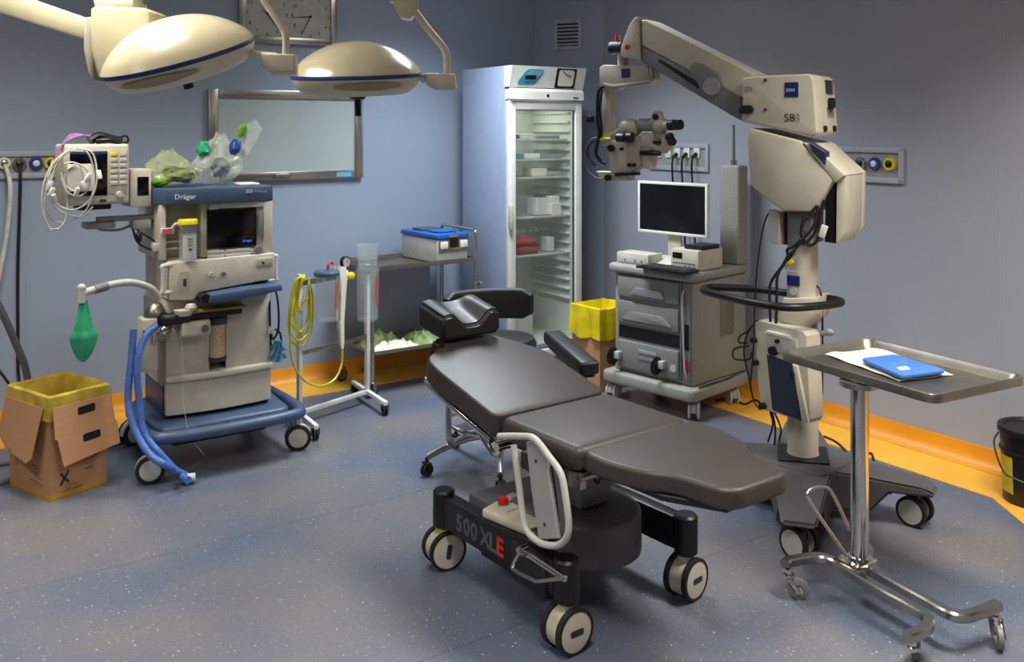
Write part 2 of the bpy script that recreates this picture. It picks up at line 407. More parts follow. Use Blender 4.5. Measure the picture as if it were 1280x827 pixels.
L_, R_ = WF.Y(299, 30, yb - .03).x, WF.Y(421, 30, yb - .03).x; zb = WF.Y(360, 55, yb - .03).z
f = Fr(L_, yb, 0); t = f.thing('wall_clock', 'steel framed double clock panel high above the glass writing board', 'clock')
W_ = R_ - L_; zt = zb + .52
B().box(.03, W_ - .03, -.02, -.002, zb + .02, zt - .02).obj('clock_face', 'lgrey', t)
frame4(B(), 0, W_, zb, zt, .045, .045, -.035, -.001).obj('frame', 'steel', t)
B().box(.03, W_ - .03, -.028, -.021, zb + .03 + .15, zb + .045 + .15).obj('divider', 'steel', t) if False else None
for (cx, cy, R, h1, h2) in ((334, 17, 25, (348, 37), (328, 12)), (388, 21, 24, (365, 22), (377, 43))):
    c = f.Y(cx, cy, -.022); c.y = -.022
    r = R * .0053
    for i in range(12):
        a = math.radians(90 - 30 * (i + 1)); s_ = .034
        text(str(i + 1), s_, (c.x + r * math.cos(a), -.0215, c.z + r * math.sin(a) - .012), (1, 0, 0), (0, 0, 1), 'textd', t, 'numeral', align='CENTER')
    for q, wd in ((h1, .008), (h2, .006)):
        e = f.Y(q[0], q[1], -.022); e.y = -.024; d = (e - c); n = V(-d.z, 0, d.x).normalized() * wd / 2
        B().raw([c - n + V(0, -.002, 0), c + n + V(0, -.002, 0), e + n * .4, e - n * .4, c - n - V(0, .004, 0), c + n - V(0, .004, 0), e + n * .4 - V(0, .002, 0), e - n * .4 - V(0, .002, 0)],
                [(0, 1, 2, 3), (4, 5, 6, 7), (0, 1, 5, 4), (1, 2, 6, 5), (2, 3, 7, 6), (3, 0, 4, 7)]).obj('clock_hand', 'black', t)
    B().cyl(c, c + V(0, -.008, 0), .008, n=14).obj('hub', 'black', t)

def outlet_panel(fr, label, x0, x1, z0, z1, outs, lip=.03):
    """recessed medical gas panel; local y points into the wall"""
    t = fr.thing('gas_outlet_panel', label, 'outlet panel')
    frame4(B(), x0, x1, z0, z1, lip, lip, -.018, 0, .003).obj('frame', 'plate', t)
    B().box(x0 + lip, x1 - lip, -.006, 0, z0 + lip, z1 - lip).obj('back_plate', 'grey', t)
    for i, (x, z) in enumerate(((x0 + .012, z0 + .012), (x1 - .012, z0 + .012), (x0 + .012, z1 - .012), (x1 - .012, z1 - .012))):
        B().cyl((x, -.021, z), (x, -.017, z), .005, n=10).obj('screw', 'steeld', t)
    for (x, z, r, m, m2) in outs:
        o = B().lathe([(0, 0), (r, 0), (r, .014), (r * .9, .02), (r * .62, .02), (r * .6, .012), (0, .012)], (x, -.006, z), (0, -1, 0), 26).obj('gas_outlet', m, t)
        B().lathe([(0, 0), (r * .5, 0), (r * .5, .012), (r * .3, .016), (0, .016)], (x, -.016, z), (0, -1, 0), 20).obj('valve', m2, o)
    return t
fr = Fr(AR, 0, -90)   # local y = +a (into right wall), local x = -b
def rx(px, py): q = fr.Y(px, py, 0); return q.x, q.z
x0, z1 = rx(1045, 183); x1, z0 = rx(1131, 230)
outs = []
for px, py, m, m2 in ((1058, 203, 'white', 'steeld'), (1077, 204, 'steel', 'black'), (1095, 204.5, 'blue', 'white'), (1114, 205, 'yellow', 'black')):
    a, z = rx(px, py); outs.append((a, z, .036, m, m2))
outlet_panel(fr, 'grey wall panel with white, steel, blue and yellow gas outlets on the right wall', x0, x1, z0, z1, outs)
# switched sockets panel on the right wall, behind the microscope head
x0, z1 = rx(812, 178.5); x1, z0 = rx(887, 215)
t = fr.thing('socket_panel', 'grey wall panel of power sockets with plugs behind the microscope head', 'outlet panel')
frame4(B(), x0, x1, z0, z1, .03, .03, -.016, 0, .003).obj('frame', 'plate', t)
B().box(x0 + .03, x1 - .03, -.005, 0, z0 + .03, z1 - .03).obj('back_plate', 'grey', t)
for px in (824, 836.5, 848, 860, 872.5):
    a, z = rx(px, 191)
    B().box(a - .028, a + .028, -.016, -.005, z - .034, z + .034, .004).obj('socket', 'white', t)
for n_, px in enumerate((848, 860, 872.5)):
    a, z = rx(px, 196); g = 'black power leads plugged in behind the monitor'
    b = B().cyl((a, -.016, z + .02), (a, -.055, z - .005), .014, .010, 12)
    b.tube([(a, -.05, z), (a, -.06, z - .08), (a + .012, -.05, z - .35), (a + .03, -.05, z - .9)], .0075, 7)
    b.obj('power_lead', 'cable', None, ['left', 'middle', 'right'][n_] + ' black power lead of three hanging down from the wall sockets', cat='cable', group=g).matrix_world = Matrix.Translation((AR, 0, 0)) @ Matrix.Rotation(-math.pi / 2, 4, 'Z')
# left gas panel on the back wall
f = Fr(0, BB, 0)
q = lambda px, py: f.Y(px, py, -.01)
outs = [(q(5, 204).x, q(5, 204).z, .034, 'white', 'steeld'), (q(24, 205).x, q(24, 205).z, .036, 'steel', 'black'), (q(45, 204).x, q(45, 204).z, .036, 'blue', 'white'), (q(63, 204).x, q(63, 204).z, .036, 'yellow', 'black')]
outlet_panel(f, 'grey wall panel of gas outlets on the back wall at the far left', q(-25, 204).x, q(92, 204).x, q(30, 223).z, q(30, 189).z, outs)
def cable(pts, r, m, label, cat='cable', name='cable', group=None, n=8, sub=6):
    return B().tube(pts, r, n, sub).obj(name, m, None, label, cat=cat, group=group)
D = WF.dep
cable([q(6, 206) + V(0, BB - .03, 0), q(10, 230) + V(0, BB - .1, 0), q(8, 270) + V(0, BB - .1, 0), q(1, 320) + V(0, BB - .09, 0), q(-12, 380) + V(0, BB - .09, 0)], .012, 'cablew', 'thick white gas hose hanging from the leftmost wall outlet', 'hose', 'gas_hose')
cable([q(24, 206) + V(0, BB - .04, 0), q(23.5, 235) + V(0, BB - .06, 0), q(21, 330) + V(0, BB - .05, 0), q(21, 420) + V(0, BB - .05, 0), q(22, 470) + V(0, BB - .05, 0), q(26, 520) + V(0, BB - .2, 0)], .009, 'cable', 'straight black hose hanging from the steel wall outlet at the far left', 'hose', 'gas_hose')
cable([D(-30, 330, 4.7), D(0, 385, 4.75), D(18, 425, 4.8), D(33, 465, 4.85), D(38, 520, 4.9)], .018, 'cableg', 'thick grey hose slanting down behind the cardboard box', 'hose', 'gas_hose')
cable([D(-20, 440, 4.9), D(8, 475, 4.9), D(20, 500, 4.9), D(30, 540, 4.9)], .008, 'cable', 'thin black cable slanting down beside the grey hose', name='cable')
for k, (pp, r, m, lb) in enumerate([
    ([(-20, 540), (20, 528), (80, 560), (140, 548), (190, 542)], .014, 'cableg', 'topmost grey floor cable running behind the cardboard box to the machine'),
    ([(-20, 585), (10, 578), (70, 575), (150, 545), (200, 535)], .012, 'cableg', 'grey cable lying on the floor beside the cardboard box, middle one'),
    ([(-20, 610), (12, 600), (60, 585), (120, 560), (175, 550)], .012, 'cableg', 'lowest grey cable lying on the floor left of the cardboard box'),
    ([(60, 548), (120, 542), (170, 536), (215, 530)], .009, 'cablew', 'pale cable lying along the yellow floor border behind the box')]):
    cable([WF.Z(a, c_, r + .004) for a, c_ in pp], r, m, lb)
# vent on the corner wall
ang = math.degrees(math.atan2(-.5, .3)); f = Fr(4.30, BB, ang)
a, z1 = (lambda v: (v.x, v.z))(f.Y(692, 24, -.01)); c_, z0 = (lambda v: (v.x, v.z))(f.Y(727, 61, -.01))
t = f.thing('air_vent', 'square slatted air vent high on the narrow corner wall', 'vent')
frame4(B(), a, c_, z0, z1, .03, .025, -.014, 0, .003).obj('frame', 'plate', t)
B().box(a + .028, c_ - .028, -.004, -.001, z0 + .02, z1 - .02).obj('backing', 'black', t)
for i in range(7):
    z = z0 + .04 + i * (z1 - z0 - .07) / 6
    B().cbox(((a + c_) / 2, -.009, z), (c_ - a - .06, .003, .016), (35, 0, 0)).obj('slat', 'plate', t)

# ------------------------------------------------------------------ refrigerator
f = Fr(3.525, 5.185, 0); t = f.thing('refrigerator', 'tall white glass-door medicine refrigerator in the corner', 'refrigerator')
W_, Dp, Hh = .63, .597, 2.12
b = B()
b.box(0, .03, .05, Dp, .08, Hh, .004); b.box(W_ - .03, W_, .05, Dp, .08, Hh, .004); b.box(.03, W_ - .03, Dp - .03, Dp, .08, Hh)
b.box(.03, W_ - .03, .06, Dp - .03, 1.90, Hh); b.box(.03, W_ - .03, .06, Dp - .03, .08, .20)
b.obj('cabinet', 'fridge_side', t)
b = B(); b.box(.031, .04, .06, Dp - .031, .2, 1.9).box(W_ - .04, W_ - .031, .06, Dp - .031, .2, 1.9).box(.04, W_ - .04, Dp - .04, Dp - .031, .2, 1.9).box(.04, W_ - .04, .06, Dp - .04, .2, .206).box(.04, W_ - .04, .06, Dp - .04, 1.893, 1.9)
b.obj('liner', 'fridge_in', t)
for i in range(21):
    z = .48 + i * .066
    o = B().box(W_ - .058, W_ - .039, .09, Dp - .07, z, z + .016, .006, 2).obj('shelf_rail', 'fridge_in', t)
# header, control panel
b = B(); b.prism([(.055, Hh), (-.045, Hh), (-.004, 1.975), (.055, 1.975)], 'x', -.004, W_ + .004, .003, 1); b.obj('header', 'white', t)
b = B(); b.prism([(.055, 1.970), (-.004, 1.970), (-.022, 1.95), (-.022, 1.895), (.055, 1.892)], 'x', .004, W_ - .004, .003, 1); b.obj('lower_header', 'white', t)
sl = Vector((0, -.041, .145)).normalized(); nn = V(0, -sl.z, sl.y)
def hp(u, v, o=.0): p = V(u, -.004, 1.975) + sl * v + V(0, -1, -.28).normalized() * o; return p
def plate(u0, u1, v0, v1, o, m, name, rnd=.01, skew=0, par=t):
    pts = roundpoly([(u0 - skew, v0), (u1 - skew, v0), (u1 + skew, v1), (u0 + skew, v1)], rnd)
    n = len(pts); vs = [hp(a, c_, 0.0) for a, c_ in pts] + [hp(a, c_, o) for a, c_ in pts]
    return B().raw(vs, [tuple(range(n)), tuple(range(n, 2 * n))] + [(i, (i + 1) % n, (i + 1) % n + n, i + n) for i in range(n)]).obj(name, m, par)
pl = plate(.085, .24, .02, .13, .004, 'teal', 'control_panel', .035, .035)
plate(.13, .245, .075, .12, .0055, 'teal2', 'panel_stripe', .015, .02, pl)
plate(.115, .205, .058, .088, .006, 'black', 'display', .003, 0, pl)
for i in range(4): plate(.115 + i * .024, .129 + i * .024, .032, .044, .006, 'blue', 'button', .003, 0, pl)
pl = plate(.375, .545, .004, .142, .005, 'black', 'chart_recorder', .004)
plate(.395, .527, .018, .132, .007, 'paper', 'chart', .02, 0, pl)
o = hp(.46, .075, .008)
B().tube([hp(.42, .125, .011), hp(.46, .10, .011), hp(.50, .09, .011)], .003, 6).obj('pen_arm', 'black', pl)
B().cyl((.31, -.024, 1.922), (.31, -.018, 1.922), .011, n=16).obj('lock', 'black', t)
B().box(.53, .575, -.0235, -.021, 1.905, 1.915).obj('badge', 'textd', t)
# door
dr = frame4(B(), .004, W_ - .004, .12, 1.885, .055, .06, 0, .045, .006).obj('door', 'white', t)
B().box(.05, W_ - .05, .012, .018, .17, 1.83).obj('door_glass', 'glass', dr)
frame4(B(), .053, W_ - .053, .172, 1.832, .012, .012, .02, .035, 0).obj('gasket', 'black', dr)
B().box(-.006, .018, -.035, .0, 1.02, 1.19, .006).obj('handle', 'cream', dr)
B().box(0.0, W_, .05, .10, 0.03, .115).obj('kick_plate', 'grey', t)
for x in (.05, W_ - .05):
    for y in (.1, Dp - .06): B().cyl((x, y, 0), (x, y, .085), .02).obj('foot', 'black', t)
fz = [f.Y(650, y, .10).z for y in (174.5, 199.5, 222, 272, 320)]
for z in fz:
    b = B(); b.box(.042, W_ - .060, .085, .10, z - .012, z + .004, .003)
    for i in range(11): y = .12 + i * .042; b.cyl((.042, y, z - .003), (W_ - .06, y, z - .003), .003, n=6)
    for x in (.1, .3, .5): b.cyl((x, .09, z - .007), (x, Dp - .05, z - .007), .003, n=6)
    b.obj('shelf', 'lgrey', t)
fl = thing
def fbox(x0, x1, y, d, z, h, m, label, name='carton', cat='box', grp=None, rz=0):
    o = B().box(-(x1 - x0) / 2, (x1 - x0) / 2, 0, d, 0, h, .003, 1).obj(name, m, None, label, cat=cat, group=grp, loc=(3.525 + (x0 + x1) / 2, 5.185 + y, z + .0045)); o.rotation_euler.z = rz; return o
fbox(.06, .16, .11, .15, fz[0], .03, 'textd', 'flat dark box on the top fridge shelf')
fbox(.17, .30, .11, .18, fz[0], .035, 'paper', 'flat white carton on the top fridge shelf')
fbox(.32, .52, .12, .2, fz[0], .025, 'grey', 'flat grey carton at the right of the top fridge shelf')
fbox(.05, .20, .11, .2, fz[1], .035, 'teal', 'flat teal carton on the second fridge shelf')
fbox(.21, .34, .11, .2, fz[1], .035, 'white', 'flat white carton on the second fridge shelf')
fbox(.36, .54, .13, .2, fz[1], .028, 'grey', 'flat grey carton on the second fridge shelf')
fbox(.05, .09, .11, .1, fz[2], .06, 'pinkred', 'small red carton on the third fridge shelf')
fbox(.10, .15, .12, .1, fz[2], .045, 'grey', 'small grey carton on the third fridge shelf')
fbox(.27, .40, .11, .12, fz[2], .055, 'paper', 'white carton in the middle of the third fridge shelf')
fbox(.42, .53, .13, .12, fz[2], .03, 'lgrey', 'flat pale carton at the right of the third fridge shelf')
fbox(.33, .43, .14, .10, fz[3], .12, 'white', 'upright white carton on the fourth fridge shelf', rz=.2)
fbox(.43, .52, .10, .09, fz[3], .085, 'paper', 'small white carton at the front of the fourth fridge shelf')
fbox(.43, .51, .11, .07, fz[3] + .086, .045, 'white', 'small white carton on top of another on the fourth fridge shelf')
fbox(.17, .30, .14, .15, fz[3], .14, 'clearc', 'clear plastic bag of supplies on the fourth fridge shelf', 'plastic_bag', 'bag')
c = thing('cool_case', 'dark red zipped cloth case on the fifth fridge shelf', 'case', (3.525 + .20, 5.185 + .12, fz[4] + .005))
B().box(-.145, .145, 0, .18, 0, .055, .02, 3).obj('case_body', 'redcloth', c); B().box(-.13, .13, .005, .175, .06, .105, .02, 3).obj('case_lid', 'redcloth', c)
B().box(-.146, .146, -.002, .181, .054, .061, .002).obj('zip', 'black', c); B().tube([(-.05, -.005, .04), (-.03, -.02, .05), (.03, -.02, .05), (.05, -.005, .04)], .006, 6).obj('handle', 'redcloth', c)
for i in range(5):
    x = .24 + i * .062
    v = thing('glass_vial', ['leftmost', 'second from left', 'middle', 'second from right', 'rightmost'][i] + ' clear glass vial with pale cap behind the red case in the fridge', 'vial', (3.525 + x, 5.185 + .36 - .01 * (i % 2), fz[4] + .005), 0, 'glass vials on the fifth fridge shelf')
    B().lathe([(0, 0), (.024, 0), (.025, .003), (.025, .085), (.012, .105), (.012, .12), (0, .12)]).obj('vial_body', 'clearc', v)
    B().cyl((0, 0, .12), (0, 0, .142), .015, n=14).obj('cap', 'white', v)
fbox(.44, .50, .16, .08, fz[4], .10, 'white', 'white carton right of the red case on the fifth fridge shelf')
b = B(); b.prism(roundpoly([(.045, .21), (.27, .21), (.27, .46), (.045, .50)], [.0, .02, .07, .0]), 'y', .10, .50, .006, 2)
b.obj('storage_bin', 'fridge_in', None, 'large white rounded bin at the bottom of the fridge', cat='bin', loc=(3.525, 5.185, -.002))
ld = bpy.data.lights.new('fridge_lamp', 'AREA'); ld.size = .3; ld.energy = 1.3; ld.color = (.92, 1, .9)
lo = bpy.data.objects.new('fridge_lamp', ld); COL.objects.link(lo); lo.location = (3.84, 5.45, 1.885)

# ------------------------------------------------------------------ steel trolley
f = Fr(2.61, 5.37, 0); t = f.thing('steel_trolley', 'two-shelf stainless steel trolley with a back panel against the back wall', 'trolley')
W_, Dp = .77, .46
for x in (0, W_):
    for y in (0, Dp):
        B().cyl((x, y, .11), (x, y, .83), .0135, n=14).obj('leg', 'steel', t)
def tray(b, x0, x1, y0, y1, z, rim=.03, th=.003):
    b.box(x0, x1, y0, y1, z, z + th); b.box(x0, x1, y0 - th, y0, z, z + rim, .0012).box(x0, x1, y1, y1 + th, z, z + rim).box(x0 - th, x0, y0 - th, y1 + th, z, z + rim, .0012).box(x1, x1 + th, y0 - th, y1 + th, z, z + rim)
    return b
tray(B(), .01, W_ - .01, .0, Dp, .797).obj('top_shelf', 'steeld', t)
tray(B(), .01, W_ - .01, .0, Dp, .265, .022).obj('lower_shelf', 'steeld', t)
B().box(.015, W_ - .10, Dp - .006, Dp - .003, .29, .80).obj('back_panel', 'panelsteel', t)
B().tube([(W_, 0, .82), (W_, 0, .98), (W_, .02, 1.005), (W_, .05, 1.01), (W_, Dp - .05, 1.01), (W_, Dp - .02, 1.005), (W_, Dp, .98), (W_, Dp, .82)], .012, 10, 4).obj('push_handle', 'chrome', t)
for x in (0, W_):
    for y in (0, Dp): caster(t, x, y, .045, .018, 20, False, 'rubber', 'steeld', 'steeld', .12)
# instrument box
f2 = Fr(3.094, 5.395, 4); t = f2.thing('instrument_box', 'grey metal sterilisation box with blue lid on the top trolley shelf', 'box', z=.803)
b = B(); b.box(0, .25, 0, .45, 0, .155, .012, 2); b.obj('box_body', 'lgrey', t)
b = B(); b.box(-.006, .256, -.006, .456, .156, .19, .01, 2); b.obj('lid', 'bluelid', t)
for y in (.06, .25): B().box(.05, .20, y, y + .14, .19, .205, .012, 2).obj('lid_panel', 'bluelid' if y < .1 else 'navy', t)
B().box(.008, .242, -.014, -.004, .085, .15, .003).obj('latch_plate', 'steel', t)
for x in (.015, .175): B().box(x, x + .06, -.02, -.013, .095, .143, .003).obj('label_card', 'paper', t)
B().box(.095, .155, -.024, -.013, .10, .16, .003).obj('latch', 'black', t); B().box(.09, .16, -.018, -.005, .165, .178, .003).obj('clip', 'amber', t)
def crumple(name, m, cx, cy, z, sx, sy, h, label, seed, cat='paper'):
    rows = []
    for i in range(15):
        r = []
        for j in range(19):
            u, v = i / 14 * 2 - 1, j / 18 * 2 - 1; e = max(0, 1 - max(abs(u), abs(v)) ** 3)
            p = Vector((u * 2.4 + seed, v * 2.4, seed)); hh = abs(noise.noise(p * 1.4)) * 1.3 + .35 * noise.noise(p * 3.3) + .35
            r.append((v * sx * (1 + .12 * noise.noise(p * 1.1)), u * sy * (1 + .15 * noise.noise(p + V(5, 0, 0))), max(.001, h * hh * e + .002)))
        rows.append(r)
    return B().grid(rows, thick=.0015).obj(name, m, None, label, ang=55, cat=cat, loc=(cx, cy, z))
crumple('paper_pack', 'paper', 2.80, 5.44, .269, .17, .06, .05, 'crumpled white paper pack at the front of the lower trolley shelf', 3)
crumple('green_pack', 'paperg', 2.78, 5.60, .269, .14, .09, .085, 'crumpled pale green pack at the left of the lower trolley shelf', 9)
crumple('green_pack', 'paperg', 3.10, 5.55, .269, .13, .12, .08, 'crumpled pale green pack at the right of the lower trolley shelf', 14)

# ------------------------------------------------------------------ suction stand
yaw = math.degrees(math.atan2(.18, .51)); f = Fr(2.02, 5.10, yaw); t = f.thing('suction_stand', 'white square-tube suction stand on wheels in front of the steel trolley', 'stand'); SP = .541
for x, zt in ((0, .865), (SP, .86)): B().box(x - .0125, x + .0125, -.0125, .0125, .08, zt, .002).obj('post', 'white', t)
B().box(0, SP, -.012, .012, .06, .085, .002).obj('crossbar', 'white', t)
B().box(.01, SP - .01, -.006, .006, .40, .425, .001).obj('middle_bar', 'steeld', t)
B().box(-.01, SP + .01, -.018, -.0125, .80, .83, .001).obj('top_rail', 'steel', t)
b_ = [(-19 + (-4), 0), (-19, 0)]
for x in (0, SP):
    d = rotM(rz=-yaw - 4) ; bb = B().box(-.0125, .0125, -.30, .24, .06, .085, .002, 2, Matrix.Translation((x, 0, 0)) @ d); fo = bb.obj('foot_bar', 'white', t)
    for y in (-.28, .22):
        c = Matrix.Translation((x, 0, 0)) @ d @ V(0, y, 0)
        caster(t, c.x, c.y, .03, .02, 60, True, 'rubber', 'black', 'black', .062)
# canister
def canister(fr, x, y, z0, h, r, label, lid=True):
    c = thing('suction_canister', label, 'canister'); c.location = (fr.o[0] + x * fr.c - y * fr.s, fr.o[1] + x * fr.s + y * fr.c, z0); c.rotation_euler.z = math.radians(fr.yaw)
    B().lathe([(0, 0), (r * .85, 0), (r * .9, .01), (r, h), (r * .96, h), (r * .86, .012), (0, .012)]).obj('cup', 'clearc', c)
    B().box(r * .1, r * .28, -r * 1.0, -r * .96, h * .3, h * .85).obj('level_strip', 'pinkred', c)
    if lid:
        B().lathe([(0, h), (r * 1.1, h), (r * 1.1, h + .02), (r * .9, h + .03), (0, h + .034)]).obj('lid', 'navy', c)
        B().cyl((.01, 0, h + .03), (.01, 0, h + .06), .008).tube([(.01, 0, h + .055), (.03, 0, h + .075), (.05, 0, h + .06)], .006, 6).obj('red_port', 'red', c, 'red hose port')
        B().cyl((-.03, 0, h + .03), (-.03, 0, h + .13), .004).obj('spigot', 'clearc', c)
    return c
canister(f, .125, -.09, .59, .26, .068, 'clear suction jar with blue lid hanging on the left of the white stand')
canister(f, .455, -.09, .54, .32, .070, 'tall clear suction jar without lid at the right post of the white stand', False)
for i, (dz, r) in enumerate(((.27, .056), (.33, .062))):
    q_ = V(.500, -.09); X = f.o[0] + q_.x * f.c - q_.y * f.s if False else f.o[0] + .455 * f.c + .09 * f.s; Y = f.o[1] + .455 * f.s - .09 * f.c
    B().lathe([(0, 0), (r * .9, 0), (r * .93, .008), (r * 1.0, .15), (r * 1.14, .152), (r * 1.14, .156), (r * .97, .156), (r * .88, .012), (0, .012)]).obj('measuring_cup', 'clearc', None,
        ['clear plastic measuring cup nested lower in the tall suction jar', 'clear plastic measuring cup on top, sticking out of the tall suction jar'][i], cat='cup', loc=(X, Y, .54 + dz - .05 + .02 * i))
g = thing('vacuum_gauge', 'round black vacuum gauge on the top rail of the white stand', 'gauge'); gp = f.Y(430, 327, -.04); g.location = (f.o[0] + gp.x * f.c + .04 * f.s, f.o[1] + gp.x * f.s - .04 * f.c, gp.z); g.rotation_euler.z = math.radians(yaw)
B().lathe([(0, 0), (.034, 0), (.034, .02), (.031, .026), (.029, .022), (0, .022)], (0, .0, 0), (0, -1, 0)).obj('housing', 'black', g)
B().cyl((0, -.0225, 0), (0, -.0235, 0), .028).obj('dial', 'lgrey', g); B().box(-.002, .002, -.026, -.0235, -.004, .022, 0, 1, rotM(ry=35)).obj('needle', 'red', g)
B().cyl((0, 0, -.03), (0, 0, -.09), .012).box(-.02, .02, -.02, .03, -.11, -.05, .005).obj('valve_body', 'white', g)
B().lathe([(0, 0), (.022, 0), (.022, .02), (.012, .026), (0, .026)], (.03, -.02, -.085), (0, -1, 0)).obj('knob', 'yellow', g, 'yellow knob')
# local to world shortcut
def loc2w(fr, p): return V(fr.o[0] + p[0] * fr.c - p[1] * fr.s, fr.o[1] + p[0] * fr.s + p[1] * fr.c, p[2])
def Yw(fr, px, py, y): return loc2w(fr, fr.Y(px, py, y))
# white sleeve
rows = []
for px0, px1, py in ((418, 432, 333), (420, 434, 345), (421, 432, 370), (421, 430, 400), (424, 430, 428), (427, 429, 436)):
    r = []
    for k in range(7):
        u = k / 6; r.append(Yw(f, px0 + (px1 - px0) * u, py, -.06 - .02 * math.sin(u * math.pi) + .006 * math.sin(u * 12 + py)))
    rows.append(r)
B().grid(rows, thick=.0025).obj('plastic_sleeve', 'paper', None, 'white crinkled sleeve hanging below the round gauge on the white stand', cat='sleeve')
def stub(pp, y, r, m, label, name='tube', cat='tube', par=None, sub=6, fr=f): return B().tube([Yw(fr, a, c_, y + .012 * math.sin(i * 2.1)) for i, (a, c_) in enumerate(pp)], r, 8, sub).obj(name, m, par, label, cat=cat)
tb = B(); rr = .0062
for k, (x0, x1, y1) in enumerate(((362, 388, 425), (364, 386, 415), (367, 384, 388), (361, 391, 432), (369, 389, 420))):
    tb.tube([Yw(f, 381, 343 + k, -.035 - .008 * k), Yw(f, x0 + 8, 352, -.04 - .008 * k), Yw(f, x0, 395, -.04), Yw(f, x0 + 3, y1 - 8, -.04), Yw(f, (x0 + x1) / 2, y1, -.045 + .006 * k), Yw(f, x1 - 2, y1 - 15, -.03 - .006 * k), Yw(f, x1, 375, -.03 - .009 * k), Yw(f, 386, 347 + k, -.035)], rr, 7, 6)
tb.tube([Yw(f, 381, 343, -.03), Yw(f, 366, 380, -.05), Yw(f, 363, 430, -.05), Yw(f, 367, 455, -.05), Yw(f, 380, 475, -.06), Yw(f, 400, 482, -.06), Yw(f, 418, 474, -.06), Yw(f, 427, 455, -.05), Yw(f, 428, 430, -.05), Yw(f, 427, 400, -.03)], rr, 7, 6)
tb.obj('suction_tubing', 'ytube', None, 'coiled yellow suction tubing looped over the left post of the white stand', cat='tubing')
# ------------------------------------------------------------------ anaesthesia machine (front plane local y = 0)
f = A = Fr(1.49, 4.85, 0); t = AT = f.thing('anaesthesia_machine', 'cream and navy anaesthesia machine on a wheeled base left of the white suction stand', 'anaesthesia machine')
XL, XR, DP = -.27, .27, .44
def zA(px, py, y=0): return A.Y(px, py, y).z
# wheeled base
b = B(); b.prism(roundpoly([(-.335, -.13), (.335, -.13), (.36, .30), (.33, .50), (-.33, .50), (-.36, .30)], .06), 'z', .17, .235, .02, 3); b.obj('base_deck', 'navy', t)
B().tube([(-.37, .30, .215), (-.385, .05, .215), (-.375, -.15, .215), (-.30, -.215, .215), (0, -.235, .215), (.30, -.215, .215), (.375, -.15, .215), (.385, .05, .215), (.37, .30, .215)], .030, 12, 5).obj('bumper_rail', 'navy', t)
B().prism([(-.33, -.20), (.33, -.20), (.345, -.12), (-.345, -.12)], 'z', .185, .205, .004, 1).obj('front_step', 'navy', t)
B().box(-.25, .25, -.02, .42, .10, .17, .02).obj('under_tray', 'navyd', t)
for x, y, a in ((-.385, -.165, -14), (.375, -.12, -20), (-.33, .45, 20), (.33, .45, 20)):
    fo = caster(t, x, y, .068, .03, a, True, 'rubber', 'lgrey', 'lgrey', .18, cover='hood')
# lower body
B().box(XL, XR, .03, DP, .235, .40, .006).obj('lower_side', 'navy', t)
def arcfront(x0, x1, y, bow, n=10): return [(x0 + (x1 - x0) * k / n, y - bow * (1 - (2 * k / n - 1) ** 2)) for k in range(n + 1)]
B().prism(arcfront(XL, XR, .0, .03) + [(XR, .06), (XL, .06)], 'z', .255, .43, .004, 1).obj('lower_front_panel', 'cream', t)
B().prism(arcfront(XL - .004, XR + .004, -.02, .03) + [(XR + .004, .06), (XL - .004, .06)], 'z', .425, .455, .006, 2).obj('front_ledge', 'cream', t)
# mid body with recess for absorber
b = B(); b.box(XL, XL + .215, 0, DP, .45, .83, .004).box(XL + .30, XR, 0, DP, .45, .83, .004).box(XL + .21, XL + .305, .09, DP, .45, .83).box(XL + .21, XL + .305, 0, .1, .72, .83)
b.obj('mid_body', 'cream', t)
B().box(XL + .006, XL + .012 - .02, .05, DP - .02, .40, .80, .004).obj('side_panel', 'cream2', t)
B().box(XL + .213, XL + .2155, .005, .09, .46, .72).box(XL + .2995, XL + .302, .005, .09, .46, .72).obj('recess_trim', 'textd', t)
# absorber
ab = B().lathe([(0, 0), (.042, 0), (.045, .006), (.045, .19), (.042, .195), (0, .195)], (XL + .257, .01, .50)).obj('absorber_canister', 'clear', t)
B().lathe([(0, .02), (.041, .02), (.041, .188), (0, .188)], (XL + .257, .01, .50)).obj('soda_lime', 'lime', ab, 'pale beige granules')
B().lathe([(.046, 0), (.048, .004), (.048, .02), (.046, .022)], (XL + .257, .01, .50)).obj('canister_ring', 'textd', ab)
B().lathe([(0, .19), (.05, .19), (.05, .225), (0, .225)], (XL + .257, .01, .50)).obj('canister_ring', 'textd', ab)
# breathing system block
b = B(); b.box(XL + .02, XL + .36, -.09, .02, .745, .775, .008).obj('breathing_block', 'black', t)
B().box(XL + .10, XL + .38, -.10, .02, .775, .785, .002).obj('brass_plate', 'amber', t)
b = B(); b.lathe([(0, 0), (.042, 0), (.05, .02), (.05, .03), (0, .03)], (XL + .07, -.06, .765)).lathe([(0, 0), (.026, 0), (.03, .015), (.022, .03), (0, .034)], (XL + .10, -.08, .79)).obj('valve_dome', 'cream', t)
b = B(); b.cyl((XL - .02, -.05, .75), (XL + .09, -.07, .755), .03).ell((XL - .02, -.04, .75), (.035, .035, .035)).obj('valve_knob', 'black', t)
b = B(); b.box(XL + .055, XL + .20, -.09, .0, .655, .735, .015, 3).obj('flow_block', 'cream', t)
B().cyl((XL + .165, -.09, .695), (XL + .165, -.105, .695), .018, n=18).obj('knob', 'steeld', t)
B().ell((XL - .05, .02, .76), (.055, .06, .075)).obj('ventilator_dome', 'steeld', t)
B().ell((XL - .01, .06, .67), (.07, .06, .05)).obj('ventilator_bowl', 'cream', t)
